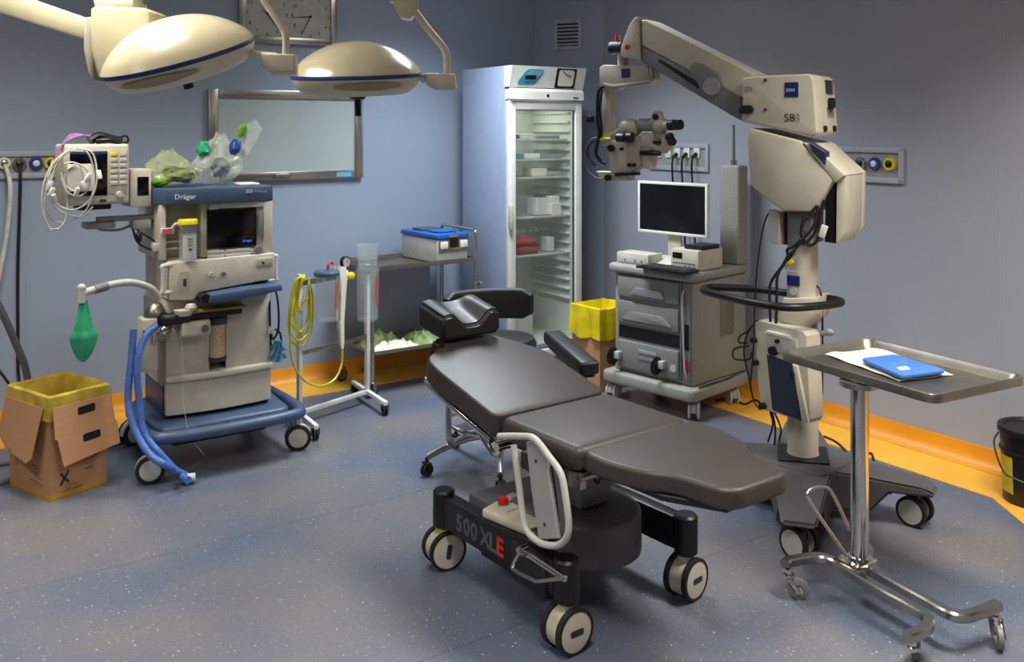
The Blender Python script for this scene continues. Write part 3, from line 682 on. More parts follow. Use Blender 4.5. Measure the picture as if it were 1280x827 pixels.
# upper front block
z0, z1 = .83, 1.03
b = B(); b.prism([(XL - .0, .845), (XL + .12, .835), (XL + .155, .87), (XR, .905), (XR, 1.04), (XL, 1.03)], 'y', -.06, .20, .008, 2); b.obj('upper_front', 'cream', t)
B().box(XL + .003, XR - .003, .05, DP, .83, 1.04, .003).obj('upper_body', 'cream2', t)
pt = roundpoly([(XL + .045, .875), (XL + .10, .875), (XL + .10, .985), (XL + .045, .985)], .024, 4)
B().prism(pt, 'y', -.063, -.058).obj('flow_tube_window', 'cream2', t); B().box(XL + .058, XL + .086, -.072, -.062, .90, .965, .006).obj('flow_tube', 'clearc', t)
B().box(XL + .064, XL + .080, -.0745, -.0715, .91, .95, .003).obj('flow_scale', 'textd', t)
for i, (px, py) in enumerate(((264, 343), (279, 342))):
    p = A.Y(px, py, -.06); B().lathe([(0, 0), (.013, 0), (.013, .008), (.008, .010), (0, .007)], p, (0, -1, 0), 18).obj('socket_port', ['lgrey', 'steeld'][i], t)
B().box(XR - .10, XR - .012, -.066, -.058, .975, 1.02, .004).obj('port_recess', 'cream2', t); B().cyl((XR - .065, -.066, .995), (XR - .065, -.070, .995), .006).obj('port', 'black', t)
# grab handles
for sx, m in ((-1, 'cream'), (1, 'white')):
    x = XL - .03 if sx < 0 else XR + .04
    y = -.05 if sx < 0 else .02
    B().tube([(x + (.045 if sx < 0 else -.05), y, 1.02 - (0 if sx < 0 else .01)), (x, y, 1.015), (x - .004 * sx, y, .99), (x - .004 * sx, y, .905), (x, y, .885), (x + (.045 if sx < 0 else -.05), y, .885)], .013 if sx < 0 else .009, 10, 5).obj('grab_handle', m, t)
# desk ledge
b = B(); b.prism([(-.10, .832), (-.09, .868), (.10, .882), (.272, .885), (.278, .855), (-.06, .822)], 'y', -.16, .05, .008, 2).obj('writing_ledge', 'navy', t)
B().cyl((-.115, -.14, .850), (-.115, .02, .850), .022).obj('ledge_roller', 'black', t)
# tower: left bay and screen bay
zc0, zc1 = 1.315, 1.395
B().box(XL - .035, XR + .0, .08, DP, 1.04, zc0, .004).obj('tower', 'cream2', t)
B().box(XL - .03, XL + .0, .0, .1, 1.04, zc0, .003).obj('bay_post', 'cream', t); B().box(XL + .17, XL + .21, -.01, .1, 1.04, zc0, .003).obj('bay_post', 'cream', t)
for z in (1.08, 1.115): B().box(XL - .0, XL + .168, .06, .082, z, z + .012, .003).obj('drawer_lip', 'cream', t)
B().box(XL - .028, XL + .035, -.012, -.002, 1.17, 1.20, .002).obj('red_label', 'white', t, 'white label with red block'); B().box(XL - .022, XL + .028, -.0135, -.0115, 1.175, 1.196).obj('label_print', 'pinkred', t)
sb = frame4(B(), XL + .205, XR, 1.04, zc0, .05, .03, -.03, .1, .004).obj('screen_bezel', 'cream', t)
sx0, sz1 = A.Y(259, 262, -.03).x, A.Y(259, 262, -.03).z; sx1, sz0 = A.Y(320.5, 305, -.03).x, A.Y(320.5, 307, -.03).z
B().box(XL + .25, XR - .045, -.02, .1, 1.06, zc0 - .02).obj('screen_housing', 'cream2', t)
sc = B().box(sx0, sx1, -.034, -.015, sz0, sz1, .003).obj('screen', 'gloss', t)
text('Dräger', .018, (sx1 - .075, -.0348, sz0 + .025), (1, 0, 0), (0, 0, 1), 'bluebright', sc)
B().box(sx1 + .012, sx1 + .035, -.034, -.028, sz0 + .05, sz1 - .02, .003).obj('key_strip', 'mgrey', t)
for x0_, x1_ in ((sx0, sx0 + .085), (sx0 + .095, sx1 - .03)): 
    for zz in (0, 1): B().box(x0_, x1_, -.033, -.03, sz0 - .025 - zz * .021, sz0 - .008 - zz * .021, .002).obj('key_row', 'lgrey', t)
B().lathe([(0, 0), (.022, 0), (.02, .02), (0, .022)], (sx1 + .008, -.03, sz0 - .02), (0, -1, 0)).obj('rotary_knob', 'mgrey', t)
# navy cap
b = B(); b.prism(arcfront(XL - .01, XR + .0, -.03, .02) + [(XR, DP), (XL - .05, DP), (XL - .05, .05)], 'z', zc0, zc1, .006, 2).obj('top_cap', 'navy', t)
p = A.Y(218, 246, -.047); text('Dräger', .036, (p.x, -.0485, p.z - .012), (1, -.12, 0), (0, 0, 1), 'textw', t)
p = A.Y(298, 241, -.047); text('Primus', .026, (XR - .105, -.0445, zc0 + .045), (1, .1, 0), (0, 0, 1), 'grey', t); B().box(XR - .15, XR - .115, -.05, -.04, zc0 + .045, zc0 + .065).obj('logo_mark', 'grey', t)
# side shield at right, rear column
B().box(XR + .012, XR + .022, .06, .22, 1.05, 1.32, .01).obj('side_shield', 'lgrey', t)
B().box(XR + .022, XR + .032, .09, .22, 1.06, 1.30, .004).obj('shield_pad', 'black', t)
# vacuum jar in the left bay
vj = thing('vacuum_jar', 'clear secretion jar with yellow lid on the front of the anaesthesia machine', 'jar', loc2w(A, (XL + .098, -.03, 1.03)))
B().lathe([(0, 0), (.04, 0), (.044, .01), (.046, .14), (.044, .142), (.04, .012), (0, .012)]).obj('jar_body', 'clearc', vj)
b = B(); 
b.raw([(.0445 * math.sin(a), -.0475 * math.cos(a), z) for z in (.015, .135) for a in [math.radians(-50 + 10 * k) for k in range(11)]] , [(k, k + 1, k + 12, k + 11) for k in range(10)])
b.obj('jar_label', 'lgrey', vj)
for z, w2, m in ((.115, .03, 'texth'), (.10, .026, 'texth'), (.085, .03, 'texth'), (.06, .018, 'textd')): B().box(-w2 / 2, w2 / 2, -.0495, -.0478, z, z + .006).obj('label_print', m, vj)
B().lathe([(0, .14), (.042, .14), (.044, .165), (.044, .17), (.047, .172), (.047, .185), (.04, .19), (0, .19)]).obj('jar_neck', 'clearc', vj)
B().lathe([(0, .186), (.049, .186), (.049, .206), (.044, .212), (0, .212)]).obj('jar_lid', 'yellow', vj, 'yellow lid')
B().tube([(-.03, 0, .18), (-.06, -.005, .19), (-.075, 0, .17)], .008, 8).obj('jar_spout', 'cream', vj)
# monitor arm, module, patient monitor
b = B(); b.box(XL - .30, XL - .03, .10, .16, 1.235, 1.26, .006).box(XL - .14, XL - .05, .08, .18, 1.19, 1.24, .01).tube([(XL - .29, .13, 1.235), (XL - .29, .13, 1.20), (XL - .20, .13, 1.19), (XL - .14, .13, 1.21)], .007, 7)
b.box(XL - .36, XL - .22, .08, .20, 1.205, 1.235, .008).obj('monitor_arm', 'grey', t)
b = B(); b.tube([(XL - .14, .09, 1.2), (XL - .12, .07, 1.13), (XL - .06, .06, 1.09), (XL - .03, .07, 1.10)], .006, 7).tube([(XL - .12, .09, 1.19), (XL - .08, .06, 1.16), (XL - .04, .06, 1.13)], .005, 7).ell((XL - .115, .07, 1.155), (.016, .016, .028), nz=.3).obj('arm_cable', 'cable', t)
B().box(XL - .055, XL - .028, .02, .09, 1.08, 1.12, .004).obj('rail_clamp', 'lgrey', t)
def ax(px, py, y): return A.Y(px, py, y)
md = thing('gas_module', 'small cream gas module with dark window between the monitor and the machine', 'module', loc2w(A, (ax(163, 250, .05).x, .05, ax(163, 259, .05).z)), 4)
mw = ax(190, 250, .05).x - ax(163, 250, .05).x; mh = ax(170, 212, .05).z - ax(170, 259, .05).z
B().box(0, mw, 0, .16, 0, mh, .006).obj('module_body', 'cream', md); B().box(mw * .32, mw * .86, -.002, .004, mh * .3, mh * .8, .001).obj('window', 'gloss', md)
mx0, mx1 = ax(78, 220, 0).x, ax(163, 220, 0).x; mz0, mz1 = ax(120, 256, 0).z, ax(120, 180, 0).z
pm = thing('patient_monitor', 'cream patient monitor with dark screen on an arm left of the machine', 'monitor', loc2w(A, ((mx0 + mx1) / 2, 0, mz0)), 5)
hw = (mx1 - mx0) / 2; hh = mz1 - mz0
b = B(); b.box(-hw, hw, 0, .16, 0, hh, .014, 3).obj('monitor_body', 'cream', pm)
B().box(-hw + .03, hw - .105, -.003, .004, .045, hh - .035, .001).obj('screen', 'gloss', pm)
B().box(-hw + .03, hw - .105, -.0042, -.0028, hh - .047, hh - .037).obj('status_bar', 'blue', pm)
B().box(hw - .10, hw - .012, -.003, .003, .05, hh - .03, .002).obj('key_panel', 'cream2', pm)
for r_ in range(6):
    for c_ in range(2): B().box(hw - .09 + c_ * .042, hw - .058 + c_ * .042, -.007, -.002, hh - .06 - r_ * .028, hh - .04 - r_ * .028, .002).obj('key', 'yellow' if r_ == 0 and c_ == 0 else 'lgrey', pm)
B().lathe([(0, 0), (.017, 0), (.015, .016), (0, .018)], (hw - .05, -.002, .045), (0, -1, 0)).obj('rotary_knob', 'lgrey', pm)
B().box(-hw * .5, hw * .5, .03, .13, -.026, 0, .006).obj('foot_plate', 'black', pm)
B().box(hw - .14, hw - .11, -.004, -.001, .012, .026).obj('badge', 'textd', pm)
# ecg leads: white loops on the monitor
random.seed(3)
b = B()
loops = [((98, 182), (70, 200), (58, 235), (60, 268), (80, 278), (108, 262), (118, 225), (112, 195), (98, 182)),
         ((100, 184), (78, 196), (62, 225), (56, 250), (58, 280), (66, 288), (80, 278), (84, 250), (76, 215)),
         ((96, 185), (116, 192), (121, 225), (112, 250), (92, 262), (72, 255), (64, 230), (70, 205)),
         ((80, 205), (92, 203), (108, 212), (112, 232), (100, 245), (84, 240), (76, 222)),
         ((66, 200), (60, 225), (66, 255), (84, 268), (104, 270), (116, 258)),
         ((84, 212), (98, 205), (104, 222), (94, 238), (82, 232), (80, 218)), ((90, 184), (66, 205), (54, 232), (53, 262), (62, 284), (74, 286))]
for k, lp in enumerate(loops): b.tube([Yw(A, x, y, -.03 - .012 * (k % 4) - .006 * math.sin(i)) for i, (x, y) in enumerate(lp)], .0042, 7, 6)
b.obj('monitor_leads', 'cablew', None, 'tangled loops of white sensor leads hanging over the left of the patient monitor', cat='cable')
pbx = Yw(A, 100, 222, -.02); B().cbox((pbx.x, pbx.y, pbx.z), (.12, .03, .13), (0, 0, 5), .006).obj('lead_block', 'white', None, 'white square lead block hanging behind the white loops before the monitor screen', cat='connector')
b = B(); random.seed(5)
for k, (px, py) in enumerate(((62, 232), (64, 240), (110, 222), (124, 218), (96, 240), (68, 248), (105, 232))):
    p = Yw(A, px, py, -.075); B().cbox(p, (.022, .014, .045), (random.uniform(-20, 20), random.uniform(-30, 30), 20), .005).obj('lead_connector', 'white', None, ['upper of two white lead connectors at the far left of the leads', 'lower white lead connector at the far left of the leads', 'white lead connector before the monitor screen, on its right', 'rightmost white lead connector, near the monitor keys', 'white lead connector low before the monitor screen', 'lowest white lead connector, under the left monitor corner', 'white lead connector at the lower right of the loops'][k], cat='connector', group='white connectors on the sensor leads')
b = B()
for k in range(5): b.tube([Yw(A, 70 - k, 198 + 2 * k, -.02), Yw(A, 76 + k, 182 - k, -.01), Yw(A, 92, 172 - k * 1.2, .02 + .01 * k), Yw(A, 110 + k * 2, 169 + k, .05), Yw(A, 128, 172 + k, .06)], .004, 6, 5)
b.obj('purple_leads', 'purple', None, 'thin purple leads lying over the top left corner of the patient monitor', cat='cable')
b = B(); b.tube([Yw(A, 112, 176, .05), Yw(A, 124, 170, .06), Yw(A, 140, 174, .06), Yw(A, 152, 176, .06)], .021, 9, 5).tube([Yw(A, 120, 177, .03), Yw(A, 138, 175, .03), Yw(A, 150, 180, .03)], .014, 9, 5).tube([Yw(A, 148, 172, .05), Yw(A, 158, 170, .06), Yw(A, 160, 177, .06), Yw(A, 150, 179, .05)], .005, 6, 5)
b.obj('pressure_cuff', 'black', None, 'rolled black pressure cuff on top of the patient monitor', cat='cuff')
# breathing bag on a bent tube
b = B(); b.tube([Yw(A, 198, 372, -.06), Yw(A, 188, 360, -.10), Yw(A, 165, 353, -.14), Yw(A, 142, 355, -.17), Yw(A, 120, 361, -.20), Yw(A, 104, 366, -.22)], .017, 12, 6)
ba = b.obj('bag_arm', 'hosegrey', t, 'pale grey bent bag arm')
c0, c1 = Yw(A, 118, 362, -.205), Yw(A, 134, 357, -.185); o_ = loc2w(A, (0, 0, 0))
toA = lambda p: V(p[0] - A.o[0], p[1] - A.o[1], p[2])
ba.data.transform(Matrix.Translation((-A.o[0], -A.o[1], 0)))
B().cyl(toA(c0), toA(c1), .021).obj('arm_sleeve', 'mgrey', ba)
p0, p1 = toA(Yw(A, 102, 363, -.22)), toA(Yw(A, 102, 378, -.22))
B().cyl(p0 + V(0, 0, .012), p1, .019).ell(p0 + V(0, 0, .012), (.02, .02, .02)).obj('elbow', 'hosegrey', ba)
pb = Yw(A, 104, 376, -.22); zb_ = Yw(A, 104, 452, -.22).z; Hb = pb.z - zb_
rows = []
for i in range(19):
    u = i / 18; r = .016 + .031 * math.sin(min(1, u * 1.25) * math.pi * .5) ** 1.3 if u < .55 else .047 * (1 - ((u - .55) / .45) ** 1.7) ** .8 + .008
    rows.append([(pb.x + r * (1 + .16 * math.cos(5 * a + u * 2)) * math.cos(a), pb.y + r * .8 * (1 + .16 * math.cos(5 * a + u * 2)) * math.sin(a), pb.z - Hb * u) for a in [2 * math.pi * k / 40 for k in range(40)]])
bb = B().grid(rows, True).obj('breathing_bag', 'green', None, 'green pleated breathing bag hanging over the cardboard box', ang=60, cat='bag')
# side ventilator box and corrugated hoses
b = B(); b.box(XL - .125, XL - .05, -.05, .07, .50, .76, .008, 2).obj('side_box', 'cream', t)
b = B(); b.cyl((XL - .07, -.03, .69), (XL + .0, -.05, .72), .015).cyl((XL - .075, -.06, .65), (XL - .075, -.06, .70), .016).cyl((XL - .03, -.05, .69), (XL + .0, -.09, .71), .022).ell((XL - .02, -.06, .70), (.035, .03, .03)).obj('hose_port', 'chrome', t)
B().box(XL - .122, XL - .116, -.055, -.049, .70, .71).obj('port_mark', 'black', t)
def corr(pts, r, name, lab):
    P = catmull(pts, 26); b = B(); rr = []
    b.tube(P, lambda u: r * (1 + .07 * math.cos(u * len(P) * 2.1)), 14, 1); return b.obj(name, 'bluehose', None, lab, ang=60, cat='hose')
corr([Yw(A, 167, 412, -.10), Yw(A, 164, 450, -.13), Yw(A, 160, 500, -.16), Yw(A, 168, 535, -.20), Yw(A, 185, 565, -.27), Yw(A, 205, 580, -.33), WF.Z(236, 596, .02)], .017, 'breathing_hose', 'blue corrugated breathing hose nearest the yellow border, hanging straight from the grey connector')
corr([Yw(A, 196, 407, -.12), Yw(A, 182, 420, -.14), Yw(A, 172, 452, -.16), Yw(A, 174, 500, -.17), Yw(A, 180, 540, -.20), Yw(A, 200, 567, -.25), WF.Z(224, 592, .055), WF.Z(235, 600, .055)], .017, 'breathing_hose', 'blue corrugated breathing hose arching from the front of the machine to the floor')
e = WF.Z(234, 597, .03); B().cyl(e, e + V(.035, -.012, .0), .02).obj('hose_joint', 'hosegrey', None, 'pale connector at the floor end of the blue hoses', cat='connector')
cable([Yw(A, 225, 415, -.10), Yw(A, 228, 440, -.11), Yw(A, 229, 500, -.12), Yw(A, 238, 545, -.20), Yw(A, 255, 570, -.25), WF.Z(240, 578, .004), WF.Z(262, 588, .004), WF.Z(258, 570, .004), WF.Z(240, 585, .004), WF.Z(215, 592, .004), WF.Z(192, 588, .004)], .0022, 'clearc', 'thin clear sampling line dangling before the machine onto the floor', name='sampling_line')
# cables and mask at the right side of the machine
b = B(); b.tube([Yw(A, 338, 352, .06), Yw(A, 337, 380, .0), Yw(A, 338, 420, .0), Yw(A, 340, 450, 0)], .006, 7).tube([Yw(A, 341, 354, .04), Yw(A, 347, 375, .0), Yw(A, 348, 410, .0), Yw(A, 341, 424, 0), Yw(A, 340, 412, 0), Yw(A, 350, 416, 0), Yw(A, 352, 440, 0)], .006, 7)
b.obj('cable', 'cable', None, 'black looped cable hanging down the right side of the anaesthesia machine', cat='cable')
B().lathe([(0, 0), (.02, 0), (.02, .01), (0, .012)], toA(Yw(A, 338, 412, .0)), (0, -1, 0)).obj('side_knob', 'lgrey', t)
p = Yw(A, 346, 432, -.01)
rows = [[(p.x + s_ * (.02 + .028 * i / 8) * (1 + .2 * math.sin(7 * s_ + i)), p.y + .012 * math.sin(s_ * 9 + i), p.z + .03 - .12 * i / 8 * (1 - .15 * abs(s_))) for s_ in [q / 5 - 1 for q in range(11)]] for i in range(9)]
B().grid(rows, thick=.002).obj('cloth_pouch', 'teal2', None, 'small pale blue pouch hanging from the cable at the right of the machine', cat='pouch')
# bags on top of the machine
def bag(cx, cy, z, rx, ry, rz, seed, m, label, lean=(0, 0), top=1.0):
    rows = []
    for i in range(22):
        u = i / 21; r = math.sin(math.pi * (.08 + .9 * u) ** .8) if u < .95 else .22
        r = max(.15, r) if u < .5 else max(.08, r)
        rr = []
        for k in range(44):
            a = 2 * math.pi * k / 44; p = Vector((math.cos(a) * 1.5, math.sin(a) * 1.5, u * 3 + seed)); w_ = 1 + .26 * noise.noise(p * 1.5) + .12 * noise.noise(p * 4)
            rr.append((cx + rx * r * w_ * math.cos(a) + lean[0] * u, cy + ry * r * w_ * math.sin(a) + lean[1] * u, z + max(.0, rz * u * (1 + .12 * noise.noise(p * 2)))))
        rows.append(rr)
    return B().grid(rows, True).obj('plastic_bag', m, None, label, ang=25, cat='bag')
ct = A.Y(225, 233, .05); x1_ = A.o[0] + ct.x
ZT = zc1 + .003
bag(x1_ + .0, 5.02, ZT, .135, .13, .19, 1.0, 'bagyel', 'crumpled yellowish clear bag with green items at the left on top of the machine', (-.03, 0))
c2 = A.Y(283, 230, .10)
bag(A.o[0] + c2.x - .02, 5.08, ZT, .13, .13, .27, 6.0, 'bagclear', 'taller clear bag at the right on top of the machine', (.03, 0))
c3 = A.Y(305, 200, .12)
rows = []
for i in range(12):
    u = i / 11; r = []
    for k in range(9):
        s_ = k / 8 * 2 - 1; r.append((A.o[0] + c3.x - .03 + .09 * u + s_ * (.03 + .035 * u), 5.0 + .03 * math.sin(s_ * 3 + u * 5), ZT + .13 + .22 * u - .05 * u * abs(s_)))
    rows.append(r)
B().grid(rows, thick=.0015).obj('plastic_sheet', 'bagclear', None, 'clear plastic wrapper sticking up at the right end of the bags on the machine', cat='wrapper')
def items(lst):
    for nm, m, c, rad, rot, lab, ct_, nz in lst:
        B().ell(c, rad, rot, nz=nz, nf=2.5).obj(nm, m, None, lab, cat=ct_)
items([('breathing_mask', 'greend', (x1_ + .02, 5.0, ZT + .062), (.085, .06, .04), (10, 12, 20), 'dark green mask inside the yellowish bag on top of the machine', 'mask', .25),
       ('green_pad', 'greenstuff', (x1_ - .06, 5.0, ZT + .03), (.06, .05, .025), (0, -15, 0), 'light green folded item at the left inside the yellowish bag', 'pad', .3),
       ('green_tubing', 'green', (A.o[0] + c2.x - .10, 5.02, ZT + .19), (.035, .03, .04), (0, 0, 0), 'bright green crumpled tubing at the top left of the tall clear bag', 'tubing', .4),
       ('blue_connector', 'blue', (A.o[0] + c2.x + .055, 4.98, ZT + .20), (.03, .03, .042), (0, 15, 0), 'deep blue connector inside the tall clear bag', 'connector', .25),
       ('blue_cloth', 'navy', (A.o[0] + c2.x - .01, 5.02, ZT + .09), (.05, .05, .05), (0, 30, 0), 'dull blue cloth low inside the tall clear bag', 'cloth', .3),
       ('green_pack', 'greenstuff', (A.o[0] + c2.x + .10, 5.0, ZT + .29), (.022, .012, .04), (0, 25, 0), 'yellow-green pack sticking out at the very top of the bags on the machine', 'pack', .3)])
B().box(0, .10, 0, .12, 0, .012, .004).obj('paper_pack', 'paper', None, 'cream paper pack lying at the right end of the navy machine top', cat='paper', loc=(A.o[0] + XR - .15, 4.88, zc1 + .001))

# ------------------------------------------------------------------ cardboard waste boxes
def wastebox(ox, oy, yaw, w, d, h, m_bag, label, laby, front=True, lift=.0):
    t = thing('cardboard_box', label, 'box', (ox, oy, 0), yaw)
    e = .004
    B().box(0, w, 0, e, 0, h).obj('front_panel', 'card', t); B().box(0, w, d - e, d, 0, h).obj('back_panel', 'card', t)
    B().box(0, e, e, d - e, 0, h).obj('side_panel', 'card', t); B().box(w - e, w, e, d - e, 0, h).obj('side_panel', 'card', t)
    B().box(e, w - e, e, d - e, 0, e).obj('bottom', 'card', t)
    # liner folded over the rim
    def ring(off, z, amp, seed, n=110):
        amp = amp * (1.3 if front else 2.2)
        r = []
        per = [(0 - off, 0 - off), (w + off, 0 - off), (w + off, d + off), (0 - off, d + off)]
        for k in range(n):
            s_ = k / n * 4; i = int(s_); u = s_ - i; p, q = per[i], per[(i + 1) % 4]
            x = p[0] + (q[0] - p[0]) * u; y = p[1] + (q[1] - p[1]) * u
            nn_ = noise.noise(Vector((x * 14, y * 14, z * 9 + seed))); m2 = Vector((x - w / 2, y - d / 2)).normalized()
            r.append((x + m2.x * nn_ * amp, y + m2.y * nn_ * amp, z + .6 * amp * noise.noise(Vector((x * 9, y * 9, seed + 3)))))
        return r
    rows = [ring(-.055, h * .35, .03, 1), ring(-.03, h * .6, .02, 2), ring(-.018, h * .85, .010, 3), ring(-.008, h - .01, .004, 4), ring(.0, h + .012, .006, 5), ring(.012, h + .004, .004, 6),
            ring(.016, h - .05, .005, 7), ring(.02, h - (.10 if front else .19), .014, 8)]
    lb = thing('waste_bag', laby, 'bag', (ox, oy, 0), yaw)
    B().grid(rows, True).obj('bag_liner', m_bag, lb, ang=30)
    # contents
    b = B(); fl_ = [[(.03 + (w - .06) * i / 10, .03 + (d - .06) * j / 10, h * .62 + .05 * noise.noise(Vector((i * .5, j * .5, 2)))) for j in range(11)] for i in range(11)]
    b.grid(fl_); b.obj('bag_bottom', m_bag, lb)
    return t
bx = wastebox(.67, 4.70, 20, .28, .36, .47, 'ybag2', 'open cardboard waste box with printed marks and outturned flaps at the left', 'translucent yellow liner bag folded over the cardboard box at the left')
def flap(par, pts, axis, lo, hi, M, holes=(), name='flap'):
    b = B(); b.prism(pts, axis, lo, hi, .001, 1, M); o = b.obj(name, 'card', par)
    for h_ in holes:
        B().prism(roundpoly(h_, .008), axis, lo - .001, hi + .001, 0, 1, M).obj('hand_hole', 'black', o)
    return o
# front flap hanging outwards (two hand holes)
M = rotM(rx=-9, loc=(0, -.022, .43))
flap(bx, [(.0, 0), (.285, 0), (.295, -.12), (.305, -.135), (.31, -.235), (.03, -.27), (.012, -.15), (.0, -.14)], 'y', -.004, 0, M,
     [[(.115, -.06), (.20, -.055), (.20, -.02), (.115, -.025)], [(.13, -.185), (.215, -.18), (.215, -.145), (.13, -.15)]])
M = rotM(ry=8, loc=(-.022, 0, .43))
flap(bx, [(.01, 0), (.35, 0), (.37, -.15), (.35, -.19), (.30, -.22), (.27, -.25), (.245, -.22), (.23, -.24), (.09, -.26), (.05, -.23), (.03, -.10)], 'x', -.004, 0, M)
B().box(-.0008, .2808, -.0012, .0, .003, .022).box(-.0012, 0, -.0012, .3612, .003, .022).obj('yellow_base_line', 'cardye', bx)
for nm, pts in (('printed_mark', [[(.05, .06), (.09, .12)], [(.09, .065), (.05, .115)]]),):
    b = B()
    for (x0_, z0_), (x1_2, z1_) in pts:
        d_ = Vector((x1_2 - x0_, z1_ - z0_)).normalized(); n_ = Vector((-d_.y, d_.x)) * .006
        b.prism([(x0_ - n_.x, z0_ - n_.y), (x1_2 - n_.x, z1_ - n_.y), (x1_2 + n_.x, z1_ + n_.y), (x0_ + n_.x, z0_ + n_.y)], 'y', -.0016, -.0002)
    b.obj(nm, 'textd', bx)
b = B()
for k in range(3):
    a0 = math.radians(90 + 120 * k); b.tube([(.19 + .028 * math.cos(a0 + q_), -.001, .17 + .028 * math.sin(a0 + q_)) for q_ in (-.8, -.4, 0, .4, .8)], .0018, 5, 3)
b.tube([(.13, -.001, .18), (.19, -.001, .11), (.25, -.001, .18), (.13, -.001, .18)], .0012, 5, 1).obj('hazard_mark', 'cardd', bx)
B().box(.17, .21, -.0014, 0, .10, .107).obj('printed_line', 'cardd', bx)
text('LOTTO', .018, (.07, -.0008, .042), (1, 0, 0), (0, 0, 1), 'cardd', bx); text('DISPOSABILI', .015, (.07, -.0008, .026), (1, 0, 0), (0, 0, 1), 'cardd', bx)
b = B()
for y0_, z0_, y1_, z1_ in ((.20, .24, .31, .25), (.07, .20, .15, .25), (.18, .14, .30, .17), (.07, .09, .16, .11), (.08, .12, .16, .14), (.07, .06, .17, .07)): b.tube([(-.001, y0_, z0_), (-.001, (y0_ + y1_) / 2, (z0_ + z1_) / 2 + .004), (-.001, y1_, z1_)], .004 if z0_ > .18 else .002, 5, 3)
b.obj('side_print', 'cardd', bx)
B().ell((.20, .25, .33), (.10, .09, .05), nz=.4, nf=3).obj('waste_heap', 'amber', None, 'brownish discarded waste inside the yellow-lined box at the left', cat='waste').matrix_world = Matrix.Translation((.60, 4.66, 0)) @ Matrix.Rotation(math.radians(20), 4, 'Z')
bx2 = wastebox(3.86, 4.64, 2, .27, .27, .53, 'ybag', 'cardboard waste box half hidden behind the grey equipment cart', 'bright yellow bag folded over the box beside the grey equipment cart', False)
# ------------------------------------------------------------------ operating table (local x towards the foot end, -y is the near side)
f = O = Fr(2.14, 2.80, -87); t = f.thing('operating_table', 'mobile operating table with dark brown three-part mattress and black lettered base', 'operating table')
def rotxz(th, px, pz): return Matrix.Translation((px, 0, pz)) @ Matrix.Rotation(math.radians(th), 4, 'Y')
def pad(pts, r, m='vinyl', th=.085, bev=.03, M=None, name='mattress_section'):
    return B().prism(roundpoly(pts, r, 5), 'z', -th, 0, bev, 4, M).obj(name, m, t, ang=60)
pad([(-.055, -.255), (.385, -.255), (.385, .285), (-.055, .285)], .05, M=Matrix.Translation((0, 0, .65)), name='seat_section')
Mf = rotxz(.4, .395, .650)
fp = [(.0, -.255), (.13, -.255), (.24, -.225), (.33, -.165), (.48, -.14), (.525, -.10), (.53, .12), (.49, .16), (.34, .18), (.27, .25), (.15, .29), (0, .285)]
pad(fp, .045, M=Mf, name='foot_section', th=.066, bev=.029)
Mb = rotxz(13.5, -.06, .65)
bp_ = [(0, -.262), (0, .29), (-.40, .29), (-.50, .23), (-.62, .15), (-.655, .14), (-.655, -.115), (-.62, -.125), (-.56, -.16), (-.50, -.255), (-.40, -.268)]
pad(bp_, .045, M=Mb, name='back_section')
B().box(-.05, .375, -.21, .24, .54, .566, .004).obj('seat_frame', 'black', t)
B().prism([(0, -.2), (.3, -.19), (.48, -.1), (.48, .12), (.3, .22), (0, .24)], 'z', -.085, -.064, .004, 1, Mf).obj('foot_frame', 'black', t)
B().prism([(-.02, -.22), (-.02, .25), (-.45, .25), (-.6, .1), (-.6, -.08), (-.45, -.22)], 'z', -.105, -.084, .004, 1, Mb).obj('back_frame', 'black', t)
for s_ in (-.245, .27):
    b = B(); b.tube([Mb @ V(-.02, s_, -.11), Mb @ V(-.25, s_, -.11), Mb @ V(-.48, s_ * .95, -.11), Mb @ V(-.52, s_ * .9, -.10)], .012, 10, 3); b.obj('side_rail', 'chrome', t)
b = B(); b.tube([(-.06, -.24, .545), (-.10, -.24, .50), (-.22, -.24, .58)], .012, 8, 4).cyl((-.055, -.26, .54), (-.055, .29, .54), .016).obj('hinge', 'chrome', t)
b = B(); b.cyl((.385, -.25, .555), (.385, .28, .555), .014).cbox((.36, -.235, .54), (.06, .03, .05), bev=.004).obj('hinge', 'steeld', t)
# headrest: dark foam horseshoe
c = thing('headrest', 'black moulded headrest cushion at the raised end of the operating table', 'headrest')
nx, ny = 15, 21; hx0, hx1, hy0, hy1 = -.80, -.60, -.135, .165
def hz(u, v):   # u along x (0 head end), v across
    dip = math.exp(-((v - .5) / .24) ** 4); return .955 - .04 * u - (.032 + .022 * u) * dip * (1 if u > .25 else .55 + 1.8 * u * .9) - .012 * (abs(v - .5) * 2) ** 6
rows = []
for i in range(nx):
    u = i / (nx - 1); rows.append([(hx0 + (hx1 - hx0) * u, hy0 + (hy1 - hy0) * j / (ny - 1), hz(u, j / (ny - 1))) for j in range(ny)])
b = bmesh.new(); tv = [[b.verts.new(p) for p in r] for r in rows]; bv = [[b.verts.new((p[0], p[1], .835 - .03 * (i / (nx - 1)))) for p in r] for i, r in enumerate(rows)]
for i in range(nx - 1):
    for j in range(ny - 1):
        b.faces.new((tv[i][j], tv[i + 1][j], tv[i + 1][j + 1], tv[i][j + 1])); b.faces.new((bv[i][j], bv[i][j + 1], bv[i + 1][j + 1], bv[i + 1][j]))
for i in range(nx - 1):
    for j in (0, ny - 1): b.faces.new((tv[i][j], tv[i + 1][j], bv[i + 1][j], bv[i][j]))
for j in range(ny - 1):
    for i in (0, nx - 1): b.faces.new((tv[i][j], tv[i][j + 1], bv[i][j + 1], bv[i][j]))
bmesh.ops.recalc_face_normals(b, faces=b.faces)
ed = [e for e in b.edges if len(e.link_faces) == 2 and e.calc_face_angle(0) > 1.0]
bmesh.ops.bevel(b, geom=ed, offset=.014, segments=3, affect='EDGES', clamp_overlap=True)
